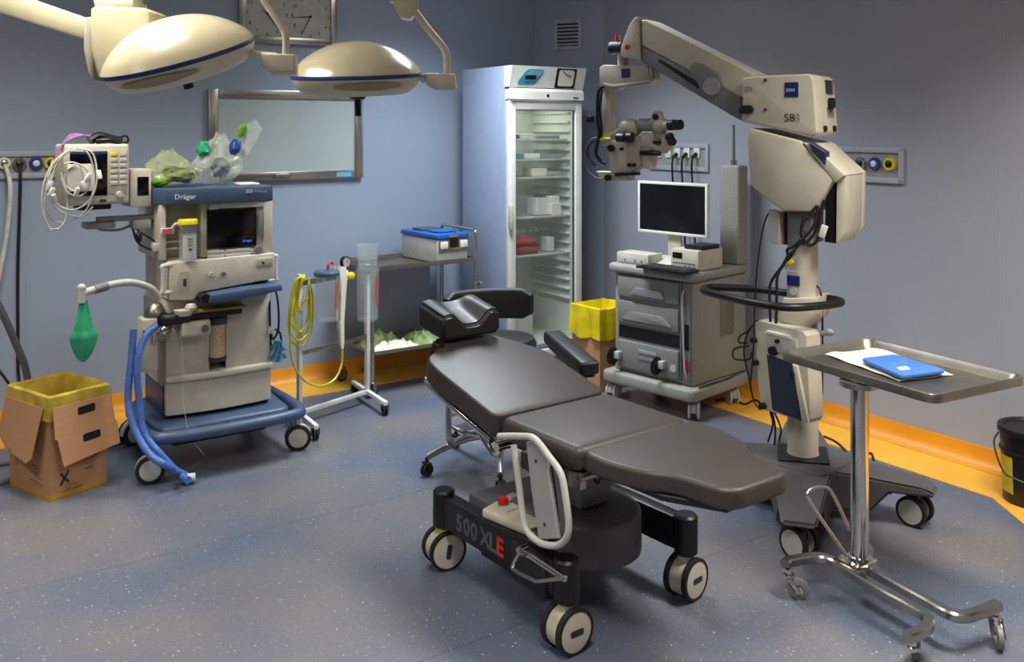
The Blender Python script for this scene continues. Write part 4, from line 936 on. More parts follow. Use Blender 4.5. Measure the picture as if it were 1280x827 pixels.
bpy.data.objects.remove(c)
B().bm(b).obj('headrest', 'vinylb', t, ang=50)
B().prism([(-.66, .80), (-.60, .79), (-.62, .74), (-.68, .66), (-.70, .66)], 'y', -.15, -.125, .003, 1).obj('strap', 'black', t)
# arm board at the far side
p0, p1 = f.Z(690, 412, .75), f.Z(738, 452, .72)
dv = (p1 - p0); L_ = dv.length; an = math.degrees(math.atan2(dv.y, dv.x)); pit = -math.degrees(math.asin(dv.z / L_))
M = Matrix.Translation(p0) @ Matrix.Rotation(math.radians(an), 4, 'Z') @ Matrix.Rotation(math.radians(pit), 4, 'Y')
B().box(0, L_, -.045, .045, -.06, 0, .016, 3, M).obj('armrest', 'vinylb', t, 'black padded armrest')
B().box(.04, L_ - .02, -.03, .03, -.075, -.06, .003, 1, M).tube([M @ V(L_ - .08, 0, -.07), M @ V(L_ - .05, -.0, -.13), V(-.16, .30, .56)], .012, 8).obj('armrest_bracket', 'black', t)
# base
for s_, y in ((-1, -.285), (1, .285)):
    B().box(-.33, .33, y - .03, y + .03, .165, .285, .008).obj('side_beam', 'black', t)
    for x in (-.365, .365):
        B().cyl((x, y, .155), (x, y, .30), .043, n=24, bev=.008).obj('corner_post', 'black', t)
        if s_ < 0: pass
B().box(.115, .30, -.325, -.25, .15, .278, .006).obj('beam_sleeve', 'blackm', t)
B().box(-.16, .16, -.26, .26, .11, .175, .01).obj('cross_beam', 'black', t)
b = B(); B().box(-.31, -.05, -.21, .22, .165, .284, .01).obj('base_box', 'dgrey', t)
pts = [(-.10, -.20), (.10, -.20), (.24, -.17), (.32, -.08), (.335, .02), (.32, .10), (.24, .19), (.10, .22), (-.10, .22)]
b.prism(roundpoly(pts, .06, 4), 'z', .165, .325, .02, 3).obj('base_cover', 'scopebase', t, ang=50)
B().prism(roundpoly([(lambda q: (q.x, q.y))(f.Z(a, b_, .315)) for a, b_ in ((602, 636), (640, 614), (668, 622), (700, 655), (680, 668))], .01), 'z', .285, .315, .006, 2).obj('control_deck', 'cream', t, 'cream deck')
B().box(-.06, -.005, -.25, -.12, .285, .322, .006).obj('battery_cover', 'lgrey', t)
p = f.Z(629, 632, .315); 
B().cyl((p.x, p.y, .312), (p.x, p.y, .325), .016).lathe([(0, 0), (.020, 0), (.021, .008), (.018, .020), (0, .022)], (p.x, p.y, .325)).obj('stop_button', 'red', t, 'red stop button')
B().box(.03, .17, -.05, .10, .33, .46, .008).obj('column_lower', 'mgrey', t); B().box(.05, .15, -.03, .08, .46, .55, .004).obj('column_upper', 'grey', t)
B().prism([(.0, -.05), (.03, -.05), (.03, .10), (.0, .10)], 'z', .30, .55, .004, 1).obj('column_bellows', 'black', t)
B().box(-.02, .22, -.12, .14, .51, .542, .006).obj('top_carrier', 'black', t)
b = B(); b.tube([(.22, -.05, .53), (.26, -.06, .46), (.30, -.06, .50), (.38, -.05, .54)], .005, 7).obj('cable', 'cable', t)
B().tube([(.12, -.13, .52), (.16, -.15, .42), (.13, -.14, .36), (.10, -.13, .45), (.14, -.12, .52)], .005, 7).obj('cable', 'cable', t)
q = f.Z(850, 614, .55); B().cbox((q.x, q.y, .545), (.05, .05, .035), bev=.005).cyl((q.x + .03, q.y - .02, .545), (q.x + .06, q.y - .04, .545), .011).obj('frame_clamp', 'black', t)
# near side guard
Yg = -.335
gp = [f.Y(a, b_, Yg) for a, b_ in ((624, 545), (650, 545), (668, 548), (686, 570), (701, 592), (707, 622), (711, 655), (708, 672), (698, 681), (684, 681), (672, 676), (658, 662), (653, 640), (648, 600), (642, 556))]
B().tube(gp, .0115, 12, 4).obj('guard_tube', 'lgrey', t, 'grey bent tube guard')
pp = f.Yp(((657, 552), (668, 552), (683, 574), (698, 673), (673, 674), (664, 615)), Yg)
B().prism(pp, 'y', Yg + .0, Yg + .014, .003, 1).obj('guard_plate', 'grey', t, 'flat grey guard plate')
for a, b_ in ((670, 576), (681, 655)):
    q = f.Y(a, b_, Yg); B().cyl((q.x, Yg - .002, q.z), (q.x, Yg + .002, q.z), .006, n=10).obj('screw', 'textd', t)
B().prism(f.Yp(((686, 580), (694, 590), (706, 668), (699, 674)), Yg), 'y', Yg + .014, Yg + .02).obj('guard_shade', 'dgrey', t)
q = f.Y(652, 562, Yg); B().box(q.x - .02, q.x + .08, Yg + .01, -.20, q.z - .07, q.z - .01, .006).obj('guard_bracket', 'black', t)
B().box(q.x + .02, q.x + .06, Yg + .01, -.22, .31, .35, .006).obj('guard_bracket', 'steeld', t)
# brake lever loop
Yl = -.36
b = B(); b.tube([V(f.Y(645, 688, Yl).x, -.315, f.Y(645, 688, Yl).z)] + [f.Y(a, b_, Yl) for a, b_ in ((648, 688), (662, 694), (680, 706), (706, 723))], .0105, 10, 4).obj('brake_bar', 'chrome', t)
b = B(); b.tube([f.Y(a, b_, Yl - .03) for a, b_ in ((650, 690), (641, 707), (643, 712), (665, 724), (672, 726), (700, 723), (707, 724))], .0065, 8, 4).obj('brake_pedal', 'steel', t)
# lettering on the near beam
xa = f.Y(570, 655, -.316).x; sp = 0
for ch, x_, m in (('5', 570, 'letterg'), ('0', 579, 'letterg'), ('0', 588, 'letterg'), ('X', 600, 'letterg'), ('L', 611, 'letterg')):
    q = f.Y(x_, 655 + (x_ - 570) * .6, -.316); text(ch, .088, (q.x, -.3158, .195), (1, 0, 0), (0, 0, 1), m, t, 'letter', bold=.0025)
q = f.Y(620, 684, -.316); text('E', .088, (q.x, -.3158, .195), (1, 0, 0), (0, 0, 1), 'red', t, 'letter', bold=.0025)
# table casters: large twin discs
def bigcaster(x, y, yaw, yel=False, hubm='cream'):
    r = .074; M = rotM(rz=yaw, loc=(x, y, 0)); fo = B().cyl(M @ V(0, 0, .10), M @ V(0, 0, .165), .03).box(-.035, .035, -.02, .02, .07, .12, .01, 2, M).obj('caster', 'cream', t)
    for s_ in (-1, 1):
        B().lathe([(r * .86, -.011), (r, -.010), (r, .010), (r * .86, .011)], M @ V(0, s_ * .038, r), M.to_3x3() @ V(0, 1, 0), 36).obj('wheel', 'rubber', fo)
        B().lathe([(0, -.013), (r * .5, -.013), (r * .87, -.009), (r * .87, .009), (r * .5, .013), (0, .013)], M @ V(0, s_ * .038, r), M.to_3x3() @ V(0, 1, 0), 36).obj('wheel_cover', hubm, fo)
        B().prism(roundpoly([(-.010, -.028), (.010, -.028), (.010, .028), (-.010, .028)], .009), 'y', s_ * .038 + s_ * .011, s_ * .038 + s_ * .0145, 0, 1, M @ Matrix.Translation((0, 0, r)) @ Matrix.Rotation(math.radians(90 if hubm == 'cream' and not yel else 8), 4, 'Y')).obj('maker_badge', 'navyd', fo)
        B().lathe([(r * .90, -.015), (r * .90, .015)], M @ V(0, s_ * .014, r), M.to_3x3() @ V(0, 1, 0), 30).obj('wheel_drum', 'cream', fo)
    if yel: B().cyl((x, y, .146), (x, y, .158), .034).obj('lock_ring', 'yellow', fo)
bigcaster(-.365, -.285, 80, True); bigcaster(.365, -.285, 90); bigcaster(.365, .285, 98); bigcaster(-.365, .285, 40)

# ------------------------------------------------------------------ surgeon chair
f = Fr(2.60, 3.92, -17); t = f.thing('surgeon_chair', 'black padded surgeon chair with chrome star base behind the operating table', 'chair')
for k in range(5):
    a = math.radians(183 + 72 * k); c_, s_ = math.cos(a), math.sin(a)
    B().tube([(.03 * c_, .03 * s_, .17), (.16 * c_, .16 * s_, .165), (.28 * c_, .28 * s_, .13), (.37 * c_, .37 * s_, .095)], lambda u: .024 - .006 * u, 10, 4).obj('leg', 'steel', t)
    caster(t, .37 * c_, .37 * s_, .032, .02, 30 + 50 * k, True, 'rubber', 'black', 'black', .09)
B().tube([(.25 * math.cos(2 * math.pi * k / 24), .25 * math.sin(2 * math.pi * k / 24), .235) for k in range(24)], .010, 8, 2, True).obj('foot_ring', 'chrome', t)
for k in range(3):
    a = 2 * math.pi * k / 3 + .4; B().tube([(.25 * math.cos(a), .25 * math.sin(a), .235), (.14 * math.cos(a), .14 * math.sin(a), .26), (.03 * math.cos(a), .03 * math.sin(a), .30)], .009, 8).obj('ring_strut', 'chrome', t)
B().cyl((0, 0, .13), (0, 0, .36), .032, n=20).obj('gas_lift', 'steel', t); B().cyl((0, 0, .34), (0, 0, .60), .02).obj('lift_rod', 'chrome', t)
B().lathe([(0, 0), (.17, 0), (.19, .015), (.195, .04), (.18, .065), (.12, .075), (0, .075)], (0, 0, .585), n=36).obj('seat', 'vinylb', t)
def arcpad(R, th, a0, a1, z0, z1, cy, rr=.04):
    rows = []; n = 20
    sec = roundpoly([(0, z0), (th, z0), (th, z1), (0, z1)], .02, 4)
    for i in range(n + 1):
        a = math.radians(a0 + (a1 - a0) * i / n); e = 1 - max(0, abs(i / n * 2 - 1) - .8) / .2 * .35
        rows.append([(math.cos(a) * (R + r), cy + math.sin(a) * (R + r), (z0 + z1) / 2 + (z - (z0 + z1) / 2) * e) for r, z in sec])
    b = B().grid(rows, True); k = len(sec); b.f.append(tuple(range(k))); b.f.append(tuple(range(n * k, (n + 1) * k))); return b
arcpad(.34, .045, 50, 130, .695, .855, -.12).obj('backrest', 'blackm', t)
B().tube([(0, .10, .59), (0, .22, .57), (0, .275, .62), (0, .27, .76)], .016, 8).obj('backrest_post', 'black', t)
b = B(); b.cyl((-.02, .30, .845), (-.02, .30, .87), .012).lathe([(0, 0), (.022, 0), (.02, .012), (0, .014)], (-.02, .30, .87)).obj('top_knob', 'chrome', t)
b = B(); b.tube([(-.10, -.02, .58), (-.22, -.04, .50), (-.26, -.05, .40), (-.27, -.06, .20), (-.24, -.04, .15)], .016, 8).obj('side_column', 'steel', t)

# ------------------------------------------------------------------ equipment cart (front is local x = 0, facing the table; near side is y = 0)
f = Cc = Fr(3.95, 3.91, 8.8); t = f.thing('equipment_cart', 'grey speckled equipment cart with drawers beside the right wall', 'cart')
WD = .60
b = B(); b.prism(roundpoly([(-.06, -.05), (.58, -.03), (.58, .63), (-.06, .66)], .06), 'z', .11, .185, .02, 3); b.obj('base_shelf', 'speck', t)
B().box(0.01, .57, .0, WD, .185, .80, .015, 3).obj('cart_body', 'speck', t)
B().prism(roundpoly([(-.035, -.03), (.585, -.02), (.585, .62), (-.035, .63)], .05), 'z', .80, .855, .02, 3).obj('cart_top', 'speck', t)
B().box(-.004, .02, .075, WD - .04, .205, .79, .006).obj('front_frame', 'speckd', t)
def rect(x, px0, py0, px1, py1): a, b_ = Cc.X(px0, py0, x), Cc.X(px1, py1, x); return min(a.y, b_.y), max(a.y, b_.y), min(a.z, b_.z), max(a.z, b_.z)
yL, yR = WD - .05, .085
d1 = B().box(-.022, .005, yR, yL, .655, .785, .01).obj('drawer', 'speckd', t)
B().prism(roundpoly([(.17, .675), (.44, .675), (.40, .725), (.21, .725)], .02), 'x', -.042, -.02, .006, 2).obj('drawer_handle', 'mgrey', d1)
d2 = B().box(-.022, .005, yR, yL, .49, .63, .01).obj('drawer', 'speckd', t)
B().prism(roundpoly([(.12, .515), (.52, .515), (.44, .575), (.20, .575)], .03), 'x', -.034, -.02, .006, 2).obj('drawer_handle', 'speckd', d2)
B().box(-.006, .004, yR, yL, .40, .475).obj('open_slot', 'black', t)
d3 = B().box(-.022, .005, yR, yL, .215, .385, .01).obj('connection_panel', 'speckd', t)
B().box(-.026, -.02, .24, .38, .325, .35, .003).obj('name_strip', 'grey', d3); B().box(-.026, -.02, .24, .38, .285, .305, .003).obj('name_strip', 'mgrey', d3)
B().lathe([(0, 0), (.022, 0), (.022, .004), (0, .004)], (-.022, .12, .28), (-1, 0, 0)).obj('lock', 'lgrey', d3)
for y in (.19, .53):
    B().box(-.06, -.022, y - .02, y + .02, .27, .315, .004).obj('reel_bracket', 'lgrey', t)
    B().lathe([(0, 0), (.05, 0), (.055, .003), (.055, .009), (.05, .012), (0, .012)], (-.065, y + .015, .285), (0, 1, 0)).obj('cable_reel', 'black', t)
B().box(-.004, .012, .012, .062, .21, .77, .003).obj('cable_channel', 'mgrey', t)
B().tube([(-.01, .05, .75), (-.022, .055, .70), (-.02, .05, .5), (-.018, .04, .30), (-.01, .03, .24)], .006, 7).obj('channel_cable', 'lgrey', t)
B().box(-.008, .0, .018, .05, .28, .34, .002).obj('red_tag', 'reddot', t); B().box(-.008, 0, .018, .05, .40, .55, .002).obj('black_strip', 'black', t)
p0, p1 = f.Y(900, 371, 0), f.Y(917, 416, 0); B().box(p0.x, p1.x, -.004, .004, p1.z, p0.z, .002).obj('side_vent', 'medpad', t, 'brownish side vent')
for x, y, a in ((.02, -.0, 30), (.0, .60, 10), (.44, .02, 60), (.44, .56, 0)): caster(t, x, y, .05, .03, a, True, 'lgrey', 'lgrey', 'grey', .115, cover='hood')
B().tube([(.5, -.03, .20), (.42, -.035, .205), (.30, -.035, .19), (.02, -.035, .19)], .004, 6).obj('edge_cable', 'cable', t)
# column with pole on the cart
b = B(); b.box(.45, .56, -.02, .12, .855, 1.47, .015, 3).obj('speaker_column', 'speck', t)
B().cyl((.505, .05, 1.47), (.505, .05, 1.50), .02).cyl((.505, .05, 1.50), (.505, .05, 1.72), .0095).obj('pole', 'steel', t)
ZC = .858
def ct(name, label, cat, x, y, z, yaw=0): return thing(name, label, cat, loc2w(Cc, (x, y, z)), 8.8 + yaw)
# monitor
MX = .20; y0, y1 = f.X(884, 262, MX).y, f.X(797, 262, MX).y; zt_, zb_ = f.X(884, 230, MX).z, f.X(884, 298, MX).z
m = ct('display_monitor', 'white framed flat display with dark screen on top of the grey cart', 'monitor', MX, (y0 + y1) / 2, ZC)
hw = (y1 - y0) / 2; z0, z1 = zb_ - ZC, zt_ - ZC
frame4(B(), -hw, hw, z0, z1, .018, .018, 0, .03, .004).obj('bezel', 'white', m); m.children[0].data.transform(Matrix.Rotation(-math.pi / 2, 4, 'Z'))
B().box(.003, .028, -hw + .017, hw - .017, z0 + .017, z1 - .017).obj('screen', 'gloss', m)
B().prism([(-.12, 0), (.16, 0), (.16, .012), (.03, .045), (-.10, .012)], 'y', -.09, .12, .004, 1).box(.03, .05, -.05, .05, .02, z0 + .12, .004).obj('stand', 'cream', m)
e = ct('recorder', 'flat cream recorder box at the left front of the cart top', 'recorder', .02, .34, ZC)
B().box(0, .14, -.0, .25, 0, .065, .004).obj('recorder_body', 'cream', e); B().box(-.003, .0, .02, .23, .008, .045, .001).obj('front_plate', 'lgrey', e)
for y in (.05, .10, .18): B().cyl((-.003, y, .022), (-.008, y, .022), .007, n=12).obj('button', 'mgrey', e)
e = ct('camera_unit', 'small cream camera unit with dark display window at the right of the cart top', 'camera unit', .06, .0, ZC)
B().box(0, .25, 0, .20, 0, .118, .005).obj('unit_body', 'cream', e); B().box(-.003, .001, .115, .185, .065, .098, .001).obj('display', 'gloss', e)
B().box(-.003, .001, .02, .185, .038, .041).obj('groove', 'mgrey', e)
for y in (.03, .06, .09): B().cyl((-.003, y, .022), (-.006, y, .022), .006, n=12).obj('button', 'mgrey', e)
e = ct('black_box', 'thin black box lying on the cream camera unit', 'box', .10, .0, ZC + .119); B().box(0, .18, 0, .13, 0, .025, .003).obj('box_body', 'black', e)
e = ct('keyboard', 'black keyboard at the front edge of the cart top', 'keyboard', -.10, .0, ZC + .001, 0)
B().box(0, .15, -.02, .34, 0, .014, .004).obj('tray', 'black', e)
ks = B()
for i in range(5):
    for j in range(14): ks.box(.012 + i * .026, .032 + i * .026, j * .0225, j * .0225 + .018, .014, .02)
ks.obj('keys', 'textd', e, kind='stuff')

# ------------------------------------------------------------------ surgical microscope on its floor stand
f = S = Fr(3.49, 2.76, -69.6); t = f.thing('surgical_microscope', 'cream surgical microscope on a dark floor stand with long swing arm', 'microscope')
def w2S(p): dx, dy = p[0] - S.o[0], p[1] - S.o[1]; return V(dx * S.c + dy * S.s, -dx * S.s + dy * S.c, p[2] if len(p) > 2 else 0)
# base arms
ends = [(3.70, 2.34), (3.04, 2.42), (3.93, 3.12), (3.26, 3.18)]
for k, e in enumerate(ends):
    e = w2S((*e, 0)); L_ = e.xy.length; an = math.degrees(math.atan2(e.y, e.x)); M = rotM(rz=an)
    pf = [(0, .215), (L_ * .5, .205), (L_ + .04, .185), (L_ + .085, .165), (L_ + .085, .145), (L_ - .09, .145), (L_ - .17, .05), (0, .04)]
    b = B(); w0, w1 = .15, .08; n = len(pf); vs = []
    for s_ in (-1, 1):
        for x, z in pf:
            wd = w0 + (w1 - w0) * min(1, x / L_ * 1.05); wd = wd * (.8 if x > L_ + .05 else 1); vs.append((x, s_ * wd, z))
    b.raw(vs, [tuple(range(n)), tuple(range(n, 2 * n))] + [(i, (i + 1) % n, (i + 1) % n + n, i + n) for i in range(n)], M)
    bb = bmesh.new(); V_ = [bb.verts.new(v) for v in b.v]; [bb.faces.new([V_[i] for i in ff]) for ff in b.f]; bmesh.ops.recalc_face_normals(bb, faces=bb.faces)
    bmesh.ops.bevel(bb, geom=bb.edges[:], offset=.014, segments=2, affect='EDGES', clamp_overlap=True)
    B().bm(bb).obj('base_arm', 'scopebase', t)
    r = .064; wy = -an + [62, -30, 30, 20][k]; wa = math.radians(69.6 + [10, -18, 30, 0][k]); c0 = V(e.x, e.y, r); ax_ = V(math.cos(wa + 0), math.sin(wa), 0)
    # wheel axis roughly along the view so that the discs face the room
    ang_w = {0: -12, 1: -20, 2: 40, 3: 10}[k]; axw = V(math.cos(math.radians(ang_w - 90 + 0)), math.sin(math.radians(ang_w - 90)), 0)
    fo = B().cyl((e.x, e.y, r * 1.5), (e.x, e.y, .15), .025).ell((e.x, e.y, r * 1.25), (r * .5, r * .5, r * .8)).obj('caster', 'black', t)
    for s_ in (-1, 1):
        B().lathe([(r * .8, -.012), (r, -.010), (r, .010), (r * .8, .012)], c0 + axw * .036 * s_, axw, 32).obj('wheel', 'rubber', fo)
        B().lathe([(0, -.012), (r * .8, -.012), (r * .8, .012), (0, .014)], c0 + axw * .036 * s_, axw, 32).obj('wheel_cover', 'lgrey', fo)
B().prism(roundpoly([(-.20, -.16), (.16, -.20), (.22, .16), (-.16, .2)], .06), 'z', .05, .217, .012, 2).obj('base_hub', 'scopebase', t)
B().box(-.11, .11, -.11, .11, .217, .228, .003, 1, rotM(rz=20)).obj('foot_plate', 'black', t)
B().lathe([(.0, .228), (.071, .228), (.068, .24), (.066, 1.30), (0, 1.30)], (0, 0, 0)).obj('column', 'cream', t)
# lower collar on the column with side clamp
pc = f.Yp(((980, 372), (1024, 372), (1024, 398), (1012, 410), (976, 402), (972, 396)), -.075)
B().prism(pc, 'y', -.09, .09, .012, 2).obj('collar', 'cream', t)
q = f.Y(1016, 418, -.05); B().cyl((q.x, -.05, q.z - .05), (q.x, -.05, q.z + .06), .018).cyl((q.x, -.06, q.z), (q.x + .07, -.06, q.z + .02), .012).ell((q.x + .075, -.06, q.z + .022), (.022, .014, .016)).obj('collar_clamp', 'grey', t)
# sticker panel on column
q0, q1 = f.Y(985, 338, -.07), f.Y(1000, 392, -.07)
B().box(q0.x - .005, q1.x - .005, -.074, -.055, q1.z, q0.z, .004).obj('switch_panel', 'grey', t)
B().box(q0.x - .003, q1.x + .0, -.0765, -.073, q0.z - .065, q0.z - .02).obj('blue_sticker', 'zeiss', t)
for z in (.09, .15): B().cyl(((q0.x + q1.x) / 2, -.074, q0.z - z), ((q0.x + q1.x) / 2, -.081, q0.z - z), .017).obj('push_button', 'lgrey', t)
# black bumper handle
ring = [f.Z(a, b_, .93) for a, b_ in ((880, 363), (905, 370), (940, 378), (985, 384), (1025, 382), (1048, 379), (1050, 376), (1035, 373), (1015, 370), (983, 366), (940, 361), (890, 359))]
B().tube(ring, .018, 12, 6, True).obj('bumper_handle', 'black', t, 'black hoop handle')
B().tube([f.Z(983, 366, .93), V(0, .06, .93)], .012, 8, 1).obj('handle_stay', 'black', t)
# main housing under the arm block
hp_ = f.Yp(((937, 160), (1000, 176), (1042, 224), (1018, 265), (978, 264), (962, 253), (937, 231), (933, 175)), -.15)
B().prism(hp_, 'y', -.15, .17, .014, 2).obj('housing', 'cream', t, ang=35)
sh = [(1000, 176), (1012, 178), (1057, 218), (1056, 290), (1043, 307), (1026, 305), (1040, 228)]
B().prism(f.Yp(sh, -.14), 'y', .14, .19, .008, 2).obj('housing_cheek', 'cream', t); B().prism(f.Yp([(1003, 178), (1016, 180), (1056, 219), (1043, 228)], -.15), 'y', -.15, .18, .008, 2).obj('housing_shoulder', 'cream', t)
B().prism(f.Yp([(1043, 224), (1055, 219), (1054, 290), (1042, 306)], -.15), 'y', -.12, .16, .006, 2).obj('housing_back', 'cream', t)
B().prism(f.Yp([(1030, 232), (1041, 228), (1041, 305), (1028, 303)], -.13), 'y', -.10, .14, .002, 1).obj('housing_opening', 'black', t)
B().prism(f.Yp([(1012, 177), (1033, 190), (1032, 206), (1014, 188)], -.152), 'y', -.158, -.10, .004, 1).obj('grip_pad', 'navyd', t)
B().prism(f.Yp([(963, 262), (977, 266), (977, 305), (965, 302)], -.10), 'y', -.13, -.04, .003, 1).obj('side_connector', 'grey', t)
B().prism(f.Yp([(977, 264), (984, 266), (984, 306), (968, 304)], -.06), 'y', -.06, .02, .003, 1).obj('connector_gap', 'black', t)
B().prism(f.Yp([(984, 264), (1016, 264), (1016, 305), (984, 305)], -.08), 'y', -.085, .08, .006, 1).obj('column_head', 'mgrey', t)
# arm block
bp2 = f.Yp(((928, 97), (945, 95), (1012, 92), (1017, 98), (1022, 166), (1016, 171), (927, 152)), -.14)
B().prism(roundpoly(bp2, .012), 'y', -.14, .17, .014, 3).obj('arm_block', 'cream', t, ang=35)
q = f.Y(981, 103, -.14); qe = f.Y(998, 121, -.14)
B().box(q.x, qe.x, -.1425, -.139, qe.z, q.z).obj('logo_plate', 'zeiss', t); text('ZEISS', (qe.x - q.x) * .30, (q.x + .005, -.1428, (q.z + qe.z) / 2 - .008), (1, 0, 0), (0, 0, 1), 'textw', t)
q = f.Y(980, 152, -.14); text('S8', .052, (q.x, -.1408, q.z), (1, 0, 0), (0, 0, 1), 'textd', t); q = f.Y(993, 152, -.14); text('8', .052, (q.x, -.1408, q.z), (1, 0, 0), (0, 0, 1), 'grey', t)
q = f.Y(934, 137, -.14); B().prism(roundpoly([(q.x - .032, q.z - .02), (q.x + .032, q.z - .02), (q.x + .032, q.z + .02), (q.x - .032, q.z + .02)], .02), 'y', -.165, -.138, .005, 2).obj('block_knob', 'black', t)
for a, b_ in ((957, 100), (957, 137)):
    q = f.Y(a, b_, -.14); B().cyl((q.x, -.145, q.z), (q.x, -.139, q.z), .007, n=12).obj('screw', 'textd', t)
q = f.Y(937, 111, -.14); B().box(q.x - .02, q.x - .006, -.143, -.139, q.z - .012, q.z + .012).box(q.x + .0, q.x + .014, -.143, -.139, q.z - .01, q.z + .01).obj('badge', 'texth', t)
xe = f.Y(1019, 130, -.14).x
for zi, z0_ in enumerate((f.Y(1019, 112, -.14).z, f.Y(1019, 147, -.14).z)):
    for r_ in range(7):
        B().box(xe - .01, xe + .0055, .02 - .04 * zi * 0, .12, z0_ - .0 + r_ * .009 - .01, z0_ + r_ * .009 - .0055).obj('vent_slot', 'textd', t)
zc = f.Y(1019, 128, -.14).z
B().lathe([(0, 0), (.026, 0), (.024, .022), (0, .024)], (xe + .002, .06, zc), (1, 0, 0)).obj('brake_knob', 'black', t)
for y_, z_ in ((-.04, -.115), (.10, -.115)): B().lathe([(0, 0), (.016, 0), (.014, .016), (0, .016)], (xe + .004, y_, zc + z_), (1, 0, 0)).obj('socket', 'black', t)
# long arm
YA = -.09
up = f.Yp(((801, 25), (806, 24), (945, 93), (930, 122), (922, 120), (802, 57)), YA)
B().prism(up, 'y', YA, .09, .012, 3).obj('swing_arm', 'cream', t, ang=35)
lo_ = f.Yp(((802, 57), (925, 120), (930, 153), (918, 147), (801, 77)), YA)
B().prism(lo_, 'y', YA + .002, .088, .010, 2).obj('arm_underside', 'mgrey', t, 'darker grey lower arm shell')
B().prism(f.Yp(((822, 76), (825, 74), (875, 104), (873, 111)), YA - .001), 'y', YA - .0015, YA + .01).obj('arm_slot', 'black', t)
q = f.Y(891, 108, YA); r = .050
bump = f.Yp(((862, 86), (868, 78), (876, 79), (898, 92), (904, 104), (900, 118), (890, 122), (878, 112)), YA)
B().prism(roundpoly(bump, .02), 'y', YA - .018, YA + .005, .006, 2).obj('pivot_cover', 'mgrey', t); B().lathe([(0, 0), (r * .85, 0), (r * .8, .006), (0, .007)], (q.x, YA - .018, q.z), (0, -1, 0)).obj('pivot_disc', 'grey', t)
cp = f.Yp(((794, 22), (800, 21), (802, 75), (780, 72), (776, 68), (778, 56), (788, 30)), -.08)
B().prism(cp, 'y', -.095, .095, .01, 2).obj('arm_end_cap', 'cream', t)
q = f.Y(769, 60, -.05); B().cyl(q + V(-.03, 0, 0), q + V(.05, 0, 0), .033, bev=.006).obj('release_knob', 'blackm', t); q = f.Y(772, 51, -.05); B().cyl(q, q + V(0, 0, .03), .013).obj('small_knob', 'reddot', t)
q = f.Y(784, 59, -.10); B().cyl(q, q + V(0, .02, 0), .014).obj('red_button', 'red', t, 'red button')
# suspension and optics head, in the plane of the arm
def S_(a, b_, y=-.0): return f.Y(a, b_, y)
def PR(pts, y0, y1, m, name, bev=.006, ref=None, lab=None): return B().prism(f.Yp(pts, ref if ref is not None else y0), 'y', y0, y1, bev, 2).obj(name, m, t, lab, ang=35)
q = S_(779, 76); B().cyl(q + V(0, 0, -.05), q + V(0, 0, .05), .028).obj('swivel', 'grey', t)
PR(((749, 84), (754, 81), (806, 82), (812, 86), (812, 98), (806, 104), (770, 108), (764, 112), (749, 108)), -.06, .06, 'cream', 'yoke')
q, qe = S_(777, 86, -.06), S_(788, 97, -.06); B().box(q.x, qe.x, -.0625, -.059, qe.z, q.z).obj('logo_plate', 'zeiss', t)
PR(((753, 108), (763, 108), (763, 182), (752, 182)), -.035, .03, 'cream', 'hanger', .004)
PR(((760, 176), (786, 172), (787, 218), (764, 220), (761, 200)), -.05, .05, 'cream', 'focus_block')
PR(((745, 214), (786, 216), (785, 226), (752, 226)), -.04, .04, 'cream', 'lower_block', .005)
PR(((786, 170), (800, 170), (801, 205), (786, 217)), -.06, .04, 'cream2', 'middle_block')
PR(((800, 166), (818, 167), (818, 184), (800, 184)), -.06, .05, 'cream', 'beam_splitter', .005)
PR(((800, 180), (815, 181), (812, 212), (802, 210)), -.055, .03, 'cream', 'lens_body', .012)
q = S_(788, 160, -.02); B().ell(q, (.062, .055, .048), (0, 8, 0)).obj('tube_dome', 'cream', t)
q, qe = S_(800, 156, -.03), S_(820, 156, -.03); B().cyl(q, qe, .032).obj('binocular_tube', 'grey', t)
q = S_(826, 157, -.03); B().ell(q, (.045, .045, .040)).obj('binocular_body', 'cream', t)
for dy in (0, .07):
    q = S_(830, 157, -.06); B().cyl(q + V(0, dy, 0), q + V(.06, dy - .02, .005), .020).obj('eyepiece_tube', 'cream', t); B().cyl(q + V(.03, dy - .01, .002), q + V(.07, dy - .02, .005), .026, bev=.005).obj('eyepiece', 'black', t)
q = S_(821, 146, -.05); B().prism(roundpoly([(q.x - .045, q.z - .05), (q.x + .035, q.z - .05), (q.x + .02, q.z + .03), (q.x - .02, q.z + .03)], .02), 'y', -.06, -.02, .005, 2).obj('upper_bracket', 'cream', t); B().cyl(q + V(.0, -.02, 0), q + V(0, .0, 0), .015).obj('bracket_knob', 'black', t)
q, qe = S_(771, 172, -.09), S_(781, 172, -.09); B().cyl(q, qe, .022, bev=.004).obj('side_eyepiece', 'black', t); q, qe = S_(783, 172, -.09), S_(791, 172, -.09); B().cyl(q, qe, .026, bev=.004).obj('side_eyepiece', 'black', t)
PR(((799, 188), (815, 188), (815, 194), (799, 194)), -.07, .04, 'black', 'focus_ring', .004)
q = S_(818, 192, -.06); B().cyl(q + V(-.02, 0, 0), q + V(.03, 0, 0), .011).obj('focus_lever', 'black', t)
q, qe = S_(816, 170, -.03), S_(831, 172, -.03); B().cyl(q, qe, .026).obj('assistant_tube', 'cream', t); q = S_(833, 178, -.04); B().ell(q, (.035, .035, .045)).obj('assistant_body', 'cream', t)
for a, b_ in ((834, 171), (837, 177)): q = S_(a, b_, -.06); B().cyl(q, q + V(.03, -.01, -.0), .020, bev=.004).obj('assistant_eyepiece', 'black', t)
q = S_(822, 177, -.07); B().cyl(q + V(-.02, 0, 0), q + V(.02, 0, 0), .012).obj('tube_knob', 'black', t)
q, qe = S_(815, 183, -.04), S_(834, 186, -.04); B().cyl(q, qe, .024).obj('lower_tube', 'cream', t)
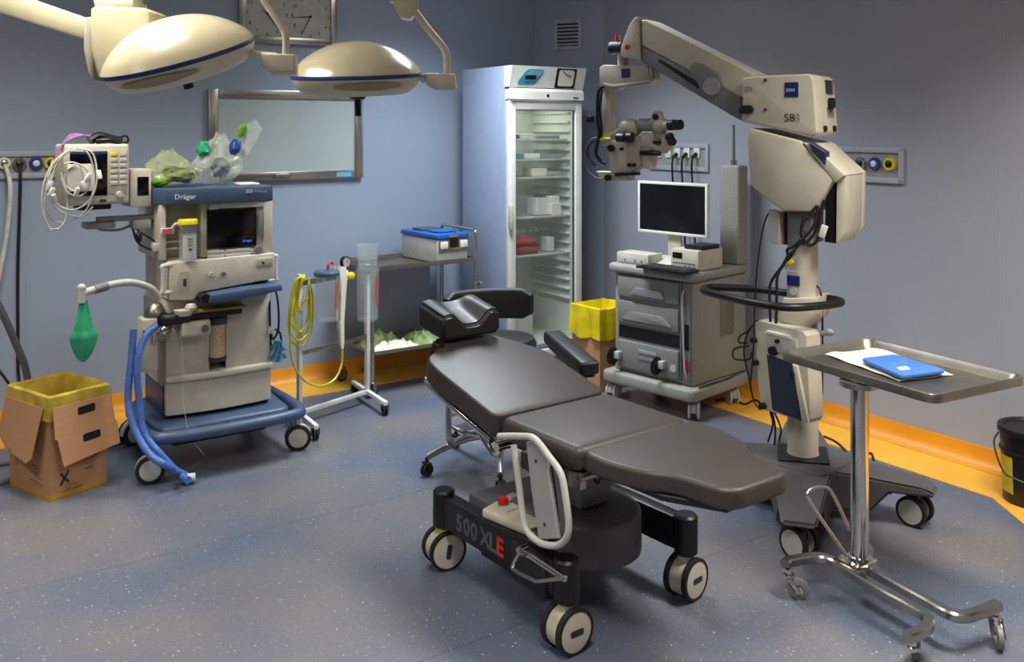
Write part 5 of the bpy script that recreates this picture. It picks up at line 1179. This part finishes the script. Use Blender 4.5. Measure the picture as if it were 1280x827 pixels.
for a, b_, r in ((765, 185, .018), (761, 222, .017), (778, 186, .008), (788, 206, .010), (794, 206, .010)): q = S_(a, b_, -.055); B().cyl(q, q + V(0, -.018, 0), r, n=14).obj('knob', 'black', t)
PR(((768, 216), (797, 215), (797, 219), (768, 220)), -.062, -.03, 'black', 'lock_bar', .002)
B().tube([S_(813, 84, -.07), S_(815, 97, -.07), S_(810, 102, -.07), S_(790, 105, -.07), S_(768, 108, -.07), S_(755, 106, -.07)], .012, 8, 5).obj('yoke_cable', 'steeld', t)
B().tube([S_(757, 106, -.07), S_(748, 115, -.06), S_(747, 150, -.06), S_(749, 168, -.05), S_(745, 190, -.05), S_(750, 200, -.05), S_(758, 205, -.05)], .010, 8, 5).obj('hanger_cable', 'cable', t)
B().tube([S_(753, 112, -.06), S_(750, 135, -.06), S_(752, 170, -.05), S_(740, 178, -.05), S_(734, 192, -.05), S_(745, 208, -.05)], .006, 7, 5).obj('hanger_cable', 'cable', t)
B().tube([S_(750, 172, -.05), S_(738, 175, -.05), S_(731, 195, -.05), S_(734, 212, -.05), S_(745, 222, -.05), S_(754, 223, -.05)], .004, 7, 5).obj('hanger_cable', 'cableg', t)
B().box(S_(744, 150).x, S_(751, 150).x, -.09, -.05, S_(744, 153).z, S_(744, 145).z, .004).obj('cable_clip', 'black', t)
q = S_(757, 174, -.05); B().cyl(q + V(-.03, 0, 0), q + V(.03, 0, 0), .009).obj('yellow_collar', 'yellow', t)
q = S_(765, 163, -.02); B().tube([S_(763, 167, -.03), S_(776, 160, -.03)], .006, 6, 1).obj('thin_rod', 'white', t)
# cables around the column head
Yk = -.16
for k, pp in enumerate([((1021, 257), (1012, 268), (1003, 280), (1007, 292), (1000, 305), (985, 320), (978, 332), (965, 350), (962, 365), (963, 402)),
                        ((1022, 257), (1020, 275), (1012, 290), (1000, 302), (990, 318), (980, 330), (972, 345), (971, 370), (970, 404)),
                        ((1012, 272), (1005, 272), (1001, 290), (1004, 300), (1012, 307), (1022, 300), (1026, 285)),
                        ((1030, 250), (1026, 262), (1023, 280), (1014, 297), (1003, 306)), ((986, 322), (984, 312), (992, 308), (1000, 300))]):
    B().tube([S_(a, b_, Yk + .01 * math.sin(k * 2 + i)) for i, (a, b_) in enumerate(pp)], .0065, 7, 5).obj('loose_cable', 'cable', t)
q = S_(1029, 289, -.17); B().cbox(q, (.028, .012, .055), (0, 18, 0), .003).obj('cable_tag', 'white', t); q = S_(988, 328, -.155); B().cbox(q, (.03, .014, .02), (0, -35, 0), .003).obj('yellow_tape', 'yellow', t)
B().tube([S_(981, 336, -.15), S_(992, 323, -.15), S_(997, 317, -.15)], .007, 7).obj('grey_plug', 'lgrey', t)
B().tube([S_(963, 262, -.12), S_(955, 280, -.12), S_(948, 320, -.12), S_(944, 370, -.10), S_(942, 430, -.1), S_(938, 480, -.1)], .004, 6).obj('thin_cable', 'cable', t)
B().tube([S_(1018, 354, -.0), S_(1026, 366, -.02), S_(1028, 400, -.02), S_(1028, 485, -.02), S_(1028, 490, -.02)], .0045, 6).obj('thin_cable', 'cable', t)
# control panel hanging on the column
Pf = Fr(3.36, 2.76, 0)
def toS(o): o.data.transform(Matrix.Rotation(-math.radians(S.yaw), 4, 'Z') @ Matrix.Translation((Pf.o[0] - S.o[0], Pf.o[1] - S.o[1], 0))); return o
def PX(pts, x0, x1, m, name, par, bev=.005, lab=None): return toS(B().prism(Pf.Xp(pts, x0), 'x', x0, x1, bev, 2).obj(name, m, par, lab, ang=35))
pn = PX(((943, 403), (948, 400), (1004, 414), (1008, 420), (1013, 524), (1009, 529), (951, 511), (947, 480)), -.02, .075, 'cream', 'control_panel', t, .008, 'cream control panel')
PX(((954, 415), (995, 424), (996, 440), (990, 446), (957, 436)), -.032, -.018, 'lgrey', 'panel_rim', pn)
PX(((957, 413), (987, 420), (987, 424), (957, 417)), -.038, -.018, 'white', 'panel_bar', pn, .002)
PX(((958, 443), (991, 454), (1001, 526), (965, 512)), -.026, -.016, 'navyd', 'touch_pad', pn, .003, 'dark blue pad')
PX(((990, 455), (996, 458), (1010, 528), (1002, 526)), -.034, -.018, 'cream', 'panel_edge', pn, .003)
for a, b_, r in ((967, 438, .022), (973, 426, .010), (943, 425, .014), (945, 453, .014), (954, 507, .016), (992, 467, .011)):
    q = Pf.X(a, b_, -.03); toS(B().lathe([(0, 0), (r, 0), (r * .9, .022), (0, .024)], (-.025, q.y, q.z), (-1, 0, 0), 18).obj('panel_knob', 'black', pn))
for k, pp in enumerate([((947, 400), (935, 415), (930, 440), (936, 470), (942, 500), (950, 512)), ((938, 412), (925, 420), (924, 428), (934, 428)), ((936, 432), (918, 436), (918, 448), (936, 449), (940, 440)),
                        ((962, 512), (966, 530), (960, 552)), ((965, 513), (969, 535), (968, 556)), ((968, 515), (976, 535), (974, 552))]):
    toS(B().tube([Pf.X(a, b_, .03 + .006 * i) for i, (a, b_) in enumerate(pp)], .0045, 6, 5).obj('panel_cable', 'cable', t))
B().box(-.03, .02, -.02, .02, 0, .01) if False else None
q = w2S((3.42, 2.76, .72)); B().cyl(q, V(0, 0, .72), .02).obj('panel_bracket', 'grey', t)
# cable from the base to the wall
cable([WF.Z(a, b_, .008) for a, b_ in ((1030, 545), (1045, 552), (1056, 562), (1062, 570))] + [WF.Z(a, b_, .008) for a, b_ in ((1072, 572), (1088, 566), (1092, 574))], .006, 'cable', 'black cable lying on the yellow border behind the microscope base')
cable([WF.Z(a, b_, .008) for a, b_ in ((895, 500), (915, 497), (930, 505), (945, 500), (960, 512))], .007, 'cable', 'black cable bunched on the floor under the rear of the grey cart')

# ------------------------------------------------------------------ steel tray stand
ox, oy = 2.96, 2.09; t = thing('instrument_table', 'stainless steel tray table on a single thick pole in the right foreground', 'table', (ox, oy, 0))
TW = Fr(ox, oy, 0)
def bar(pts, name='base_bar'):
    P = catmull(pts, 6); b = B(); w, h = .019, .016; vs = []; n = len(P)
    for i, p in enumerate(P):
        d = (P[min(i + 1, n - 1)] - P[max(i - 1, 0)]).normalized(); s_ = V(-d.y, d.x, 0).normalized()
        for a, c_ in ((-.7, -1), (.7, -1), (1, -.6), (1, .6), (.7, 1), (-.7, 1), (-1, .6), (-1, -.6)): vs.append(p + s_ * a * w + V(0, 0, c_ * h))
    fs = [(i * 8 + k, i * 8 + (k + 1) % 8, (i + 1) * 8 + (k + 1) % 8, (i + 1) * 8 + k) for i in range(n - 1) for k in range(8)] + [tuple(range(8)), tuple(range((n - 1) * 8, n * 8))]
    b.raw(vs, fs); return b.obj(name, 'steel2', t)
zB = .115
g_ = lambda a, b_, z=zB: TW.Z(a, b_, z)
bar([g_(981, 705), g_(990, 701), g_(1020, 697), g_(1042, 702), g_(1062, 714), g_(1105, 740), g_(1140, 759), g_(1157, 770), g_(1160, 781), g_(1150, 790), g_(1134, 796)])
bar([g_(1083, 683), g_(1087, 693), g_(1082, 702), g_(1092, 713), g_(1122, 731), g_(1160, 752), g_(1185, 766), g_(1205, 770), g_(1228, 764), g_(1247, 756)])
q = g_(1073, 708); B().box(-.07, .05, -.04, .06, zB - .012, zB + .024, .004).obj('centre_plate', 'chrome', t)
B().cyl((0, 0, .13), (0, 0, .80), .032, n=32).lathe([(.032, 0), (.040, .002), (.040, .012), (.032, .014)], (0, 0, .138)).obj('pole', 'chrome', t, ang=50)
for a, b_, yw in ((998, 748, 60), (1145, 824, 50), (1249, 811, 65)):
    e = TW.Z(a, b_, 0); top = {998: g_(986, 707), 1145: g_(1140, 795), 1249: g_(1244, 757)}[a]
    c_ = B().cyl((top.x, top.y, .07), (top.x, top.y, .105), .013).lathe([(0, 0), (.02, 0), (.02, .008), (0, .01)], (top.x, top.y, .078)).obj('caster', 'chrome', t)
    d = (V(e.x, e.y, 0) - V(top.x, top.y, 0)); an = math.atan2(d.y, d.x); n_ = V(-math.sin(an), math.cos(an), 0)
    for s_ in (-1, 1):
        P_ = [V(top.x, top.y, .078) + n_ * s_ * .014, V(e.x, e.y, .030) + n_ * s_ * .014]
        B().tube(P_, .009, 8, 1).obj('fork_side', 'chrome', c_)
    wh = B().lathe([(.014, -.010), (.032, -.010), (.037, -.007), (.037, .007), (.032, .010), (.014, .010)], (e.x, e.y, .037), n_, 28).obj('wheel', 'mgrey', c_); B().cyl(V(e.x, e.y, .031) - n_ * .011, V(e.x, e.y, .031) + n_ * .011, .014).obj('wheel_hub', 'lgrey', c_)
top = g_(1084, 684); caster(t, top.x, top.y + .0, .03, .016, 40, False, 'mgrey', 'lgrey', 'steel', .1)
Ys = -.06
B().tube([TW.Y(a, b_, Ys) for a, b_ in ((1058, 694), (1040, 668), (1012, 626), (1010, 615), (1020, 609), (1033, 609), (1040, 616), (1052, 640), (1061, 662))], .006, 8, 5).obj('foot_release', 'steel', t)
# tray
zt = .82
c4 = [TW.Z(975, 437, zt), TW.Z(1086, 423, zt), TW.Z(1283, 468, zt), TW.Z(1166, 494, zt)]
cx = sum(p.x for p in c4) / 4; cy = sum(p.y for p in c4) / 4
ue = ((c4[2] - c4[1]) + (c4[3] - c4[0])) / 2; ve = ((c4[1] - c4[0]) + (c4[2] - c4[3])) / 2; Lx, Ly = ue.length / 2, ve.length / 2; an = math.degrees(math.atan2(ue.y, ue.x))
def tw(u, v, z): a = math.radians(an); return V(cx + u * math.cos(a) - v * math.sin(a), cy + u * math.sin(a) + v * math.cos(a), z)
prof_ = [(-.030, .785), (-.022, .786), (-.008, .815), (-.002, .820), (.004, .819), (.006, .815), (.006, .788), (.002, .786), (-.004, .786)]
def rring(off, z):
    pts = roundpoly([(-Lx - off, -Ly - off), (Lx + off, -Ly - off), (Lx + off, Ly + off), (-Lx - off, Ly + off)], .045, 6); return [tw(a, b_, z) for a, b_ in pts]
b = B(); rows = [rring(o_, z_) for o_, z_ in prof_]; b.grid(rows, True); b.f.append(tuple(range(len(rows[0])))); b.obj('tray', 'steeld', t, ang=35)
B().cyl((0, 0, .765), (0, 0, .784), .07).obj('tray_bracket', 'steel', t)
tray_w = lambda u, v, z: tw(u, v, z) + V(ox, oy, 0)
def sheet(px, m, lab, z0, name, amp, seed, cat, nx=14, ny=10, z=.787):
    c = [WF.Z(a, b_, z) for a, b_ in px]; rows = []
    for i in range(nx + 1):
        u = i / nx; r = []
        for j in range(ny + 1):
            v = j / ny; p = (c[0] * (1 - u) + c[1] * u) * (1 - v) + (c[3] * (1 - u) + c[2] * u) * v
            p.z = z + z0 + amp * abs(noise.noise(Vector((u * 3 + seed, v * 3, 0)))) ; r.append(p)
        rows.append(r)
    return B().grid(rows, thick=.001).obj(name, m, None, lab, cat=cat)
sheet(((1031, 443), (1098, 436), (1192, 469), (1124, 477)), 'paper', 'white paper wrap spread under the blue pack on the steel tray', .002, 'paper_wrap', .012, 1, 'paper')
bl = [WF.Z(a, b_, .80) for a, b_ in ((1076, 452), (1118, 447), (1183, 467), (1126, 474))]
cb = sum(bl, V(0, 0, 0)) / 4; t2 = thing('blue_pack', 'flat blue folded drape pack lying on the paper on the steel tray', 'drape', (cb.x, cb.y, .80))
B().prism(roundpoly([((p - cb).x, (p - cb).y) for p in bl], .02), 'z', .0, .016, .006, 3).obj('drape', 'bluecloth', t2)
lp = [WF.Z(a, b_, .8165) for a, b_ in ((1121, 459), (1133, 457.5), (1138, 461), (1125, 462.5))]; B().prism([((p - cb).x, (p - cb).y) for p in lp], 'z', .0158, .0172).obj('label', 'paper', t2)

# ------------------------------------------------------------------ black bucket
t = thing('bucket', 'black plastic bucket with lid and yellow label at the right edge', 'bucket', (4.37, 2.175, 0))
B().lathe([(0, 0), (.122, 0), (.126, .006), (.140, .325), (.136, .325), (0, .32)], n=44).obj('bucket_body', 'black', t)
B().lathe([(0, .335), (.12, .333), (.128, .342), (.147, .342), (.150, .335), (.150, .315), (.146, .312)], n=44).lathe([(.1385, .23), (.143, .232), (.143, .238), (.138, .24)], n=44).obj('lid', 'black', t)
a0 = math.atan2(-2.175, -4.37)
b = B(); ang_ = [a0 + math.radians(-74 + k * 4) for k in range(10)]
b.raw([((.1285 + (z * .043)) * math.cos(a), (.1285 + (z * .043)) * math.sin(a), z) for z in (.05, .215) for a in ang_], [(k, k + 1, k + 11, k + 10) for k in range(9)]).obj('label', 'yellowlab', t, 'yellow label')
ha = a0 + math.radians(-84)
P_ = [V(.142 * math.cos(ha), .142 * math.sin(ha), .30)] + [V(.165 * math.cos(ha + q_ * .9), .165 * math.sin(ha + q_ * .9), .30 - .16 * math.sin(q_ * 1.57)) for q_ in (.15, .4, .7, 1.0)] + [V(.158 * math.cos(a0 + .3), .158 * math.sin(a0 + .3), .13), V(.15 * math.cos(a0 + 1.4), .15 * math.sin(a0 + 1.4), .26)]
B().tube(P_, .004, 7).obj('handle', 'black', t)

# ------------------------------------------------------------------ surgical lamps
def lampdome(c, R, rz, tx, ty, label):
    """c: centre of the rim plane in the world; tilted about the view axes"""
    t = thing('surgical_lamp', label, 'lamp', c, rz); M = rotM(tx, ty, 0)
    dome = [(0, R * .50)] + [(R * u, R * .50 * (1 - u ** 2.15) ** .80) for u in [.06 + .94 * k / 18 for k in range(19)]]
    B().lathe(dome, n=64, M=M).obj('dome', 'lampcream', t, ang=60)
    B().lathe([(R * 1.0, 0), (R * 1.008, -.004), (R * 1.008, -.014), (R * .995, -.018)], n=64, M=M).obj('blue_trim', 'blueline', t, 'thin blue rim line')
    B().lathe([(R * .995, -.018), (R * .965, -.038), (R * .89, -.066), (R * .80, -.086), (R * .72, -.092), (R * .68, -.08), (0, -.075)], n=64, M=M).obj('lower_shell', 'lampunder', t, ang=60)
    return t, M
def slot(t, M, R, a0, a1):
    """dark grip opening in the lower shell"""
    vs = []; n = 20
    for i in range(n + 1):
        u = i / n; a = math.radians(a0 + (a1 - a0) * u); k = math.sin(math.pi * u) ** .6
        for s_ in (-1, 1):
            z = -.048 + s_ * .017 * k; rr = R * (.995 + (z + .018) / .020 * .030 if z > -.038 else .965 + (z + .038) / .028 * .075) + .005; vs.append((rr * math.cos(a), rr * math.sin(a), z))
    B().raw(vs, [(2 * i, 2 * i + 2, 2 * i + 3, 2 * i + 1) for i in range(n)], M).obj('grip_opening', 'lampslot', t, 'recessed grip opening')
CY = -34.4   # camera turn, so that local y runs roughly along the line of sight
c = WF.dep(223, 68, 3.7); t, M = lampdome(c, .300, CY, 15, -13, 'large cream surgical lamp with blue rim line at the upper left, the nearer of two')
slot(t, M, .305, 235, 300)
LF = Fr(c.x, c.y, CY); Lz = lambda a, b_, y=0: (lambda p: V(p.x, p.y, p.z - c.z))(LF.Y(a, b_, y))
def prl(pts, y0, y1, m, name, bev, par, fr=LF, cz=c.z, ref=None): return B().prism([(fr.Y(a, b_, ref if ref is not None else y0).x, fr.Y(a, b_, ref if ref is not None else y0).z - cz) for a, b_ in pts], 'y', y0, y1, bev, 3).obj(name, m, par, ang=35)
prl(((112, 10), (120, 6), (178, 9), (184, 14), (184, 60), (160, 95), (130, 104), (120, 96), (111, 60)), .10, .34, 'lampcream', 'joint_housing', .02, t)
prl(((104, 22), (116, 20), (116, 100), (108, 92), (103, 60)), .14, .32, 'cream2', 'joint_cover', .015, t)
prl(((116, 0), (166, 0), (166, 8), (117, 8)), .14, .30, 'lampcream', 'joint_cap', .01, t)
prl(((118, -60), (164, -60), (165, 0), (118, 0)), .16, .28, 'lampcream', 'joint_shaft', .005, t)
b = B(); b.prism([(q.x, q.z - c.z) for q in (LF.Y(a, b_, .17) for a, b_ in ((-80, -42), (107, 23), (108, 50), (100, 48), (-80, -8)))], 'y', .17, .29, .012, 2).obj('spring_arm', 'lampcream', t)
prl(((-80, -8), (84, 45), (76, 46), (-80, 4)), .18, .28, 'black', 'arm_shadow_strip', .002, t) if False else None
q0, q1 = Lz(310, 52), Lz(368, 74)
B().tube([Lz(306, 60), Lz(320, 68), Lz(345, 71)], .016, 10).obj('axle', 'lampunder', t)
prl(((326, 66), (368, 68), (369, 94), (340, 93), (326, 82)), -.03, .03, 'lampunder', 'yoke_joint', .008, t)
prl(((336, 82), (367, 84), (367, 88), (336, 88)), -.033, -.03, 'lgrey', 'joint_label', .0, t)
B().tube([Lz(357, 72), Lz(357, 45), Lz(350, 30), Lz(330, 0), Lz(300, -50), Lz(240, -110), Lz(170, -130)], .014, 12, 6).obj('yoke_tube', 'lampunder', t)
B().cyl(M @ V(0, 0, -.14), M @ V(0, 0, -.085), .02, n=16).obj('sterile_handle', 'black', t)
c = WF.dep(446, 92, 4.2); t, M = lampdome(c, .292, CY, 5.5, -1, 'cream surgical lamp in front of the writing board, the farther of two'); R_ = .296
slot(t, M, R_, 258, 322)
B().cyl(M @ V(.0, 0, -.19), M @ V(.0, 0, -.085), .014, n=16).lathe([(.0, 0), (.055, .0), (.03, -.03), (.0, -.03)], M @ V(.0, 0, -.085)).obj('sterile_handle', 'black', t)
LF = Fr(c.x, c.y, CY); Lz = lambda a, b_, y=0: (lambda p: V(p.x, p.y, p.z - c.z))(LF.Y(a, b_, y)); cz2 = c.z
B().tube([Lz(526, 98), Lz(535, 97)], .020, 10, 1).obj('axle', 'lampunder', t)
prl(((532, 91), (568, 92), (570, 110), (566, 112), (543, 112), (533, 106)), -.035, .035, 'lampunder', 'yoke_joint', .008, t, LF, cz2)
prl(((546, 106), (566, 106), (566, 111), (546, 111)), -.038, -.034, 'lgrey', 'joint_label', 0, t, LF, cz2)
B().tube([Lz(559, 92), Lz(558, 68), Lz(551, 55), Lz(535, 36), Lz(520, 16), Lz(515, 10)], .016, 12, 6).obj('yoke_tube', 'lampunder', t)
prl(((489, 0), (521, 0), (520, 14), (512, 24), (500, 22)), -.05, .05, 'lampcream', 'arm_joint', .008, t, LF, cz2)
prl(((470, -60), (522, -60), (521, 2), (487, 2)), -.045, .045, 'lampcream', 'arm_post', .005, t, LF, cz2)
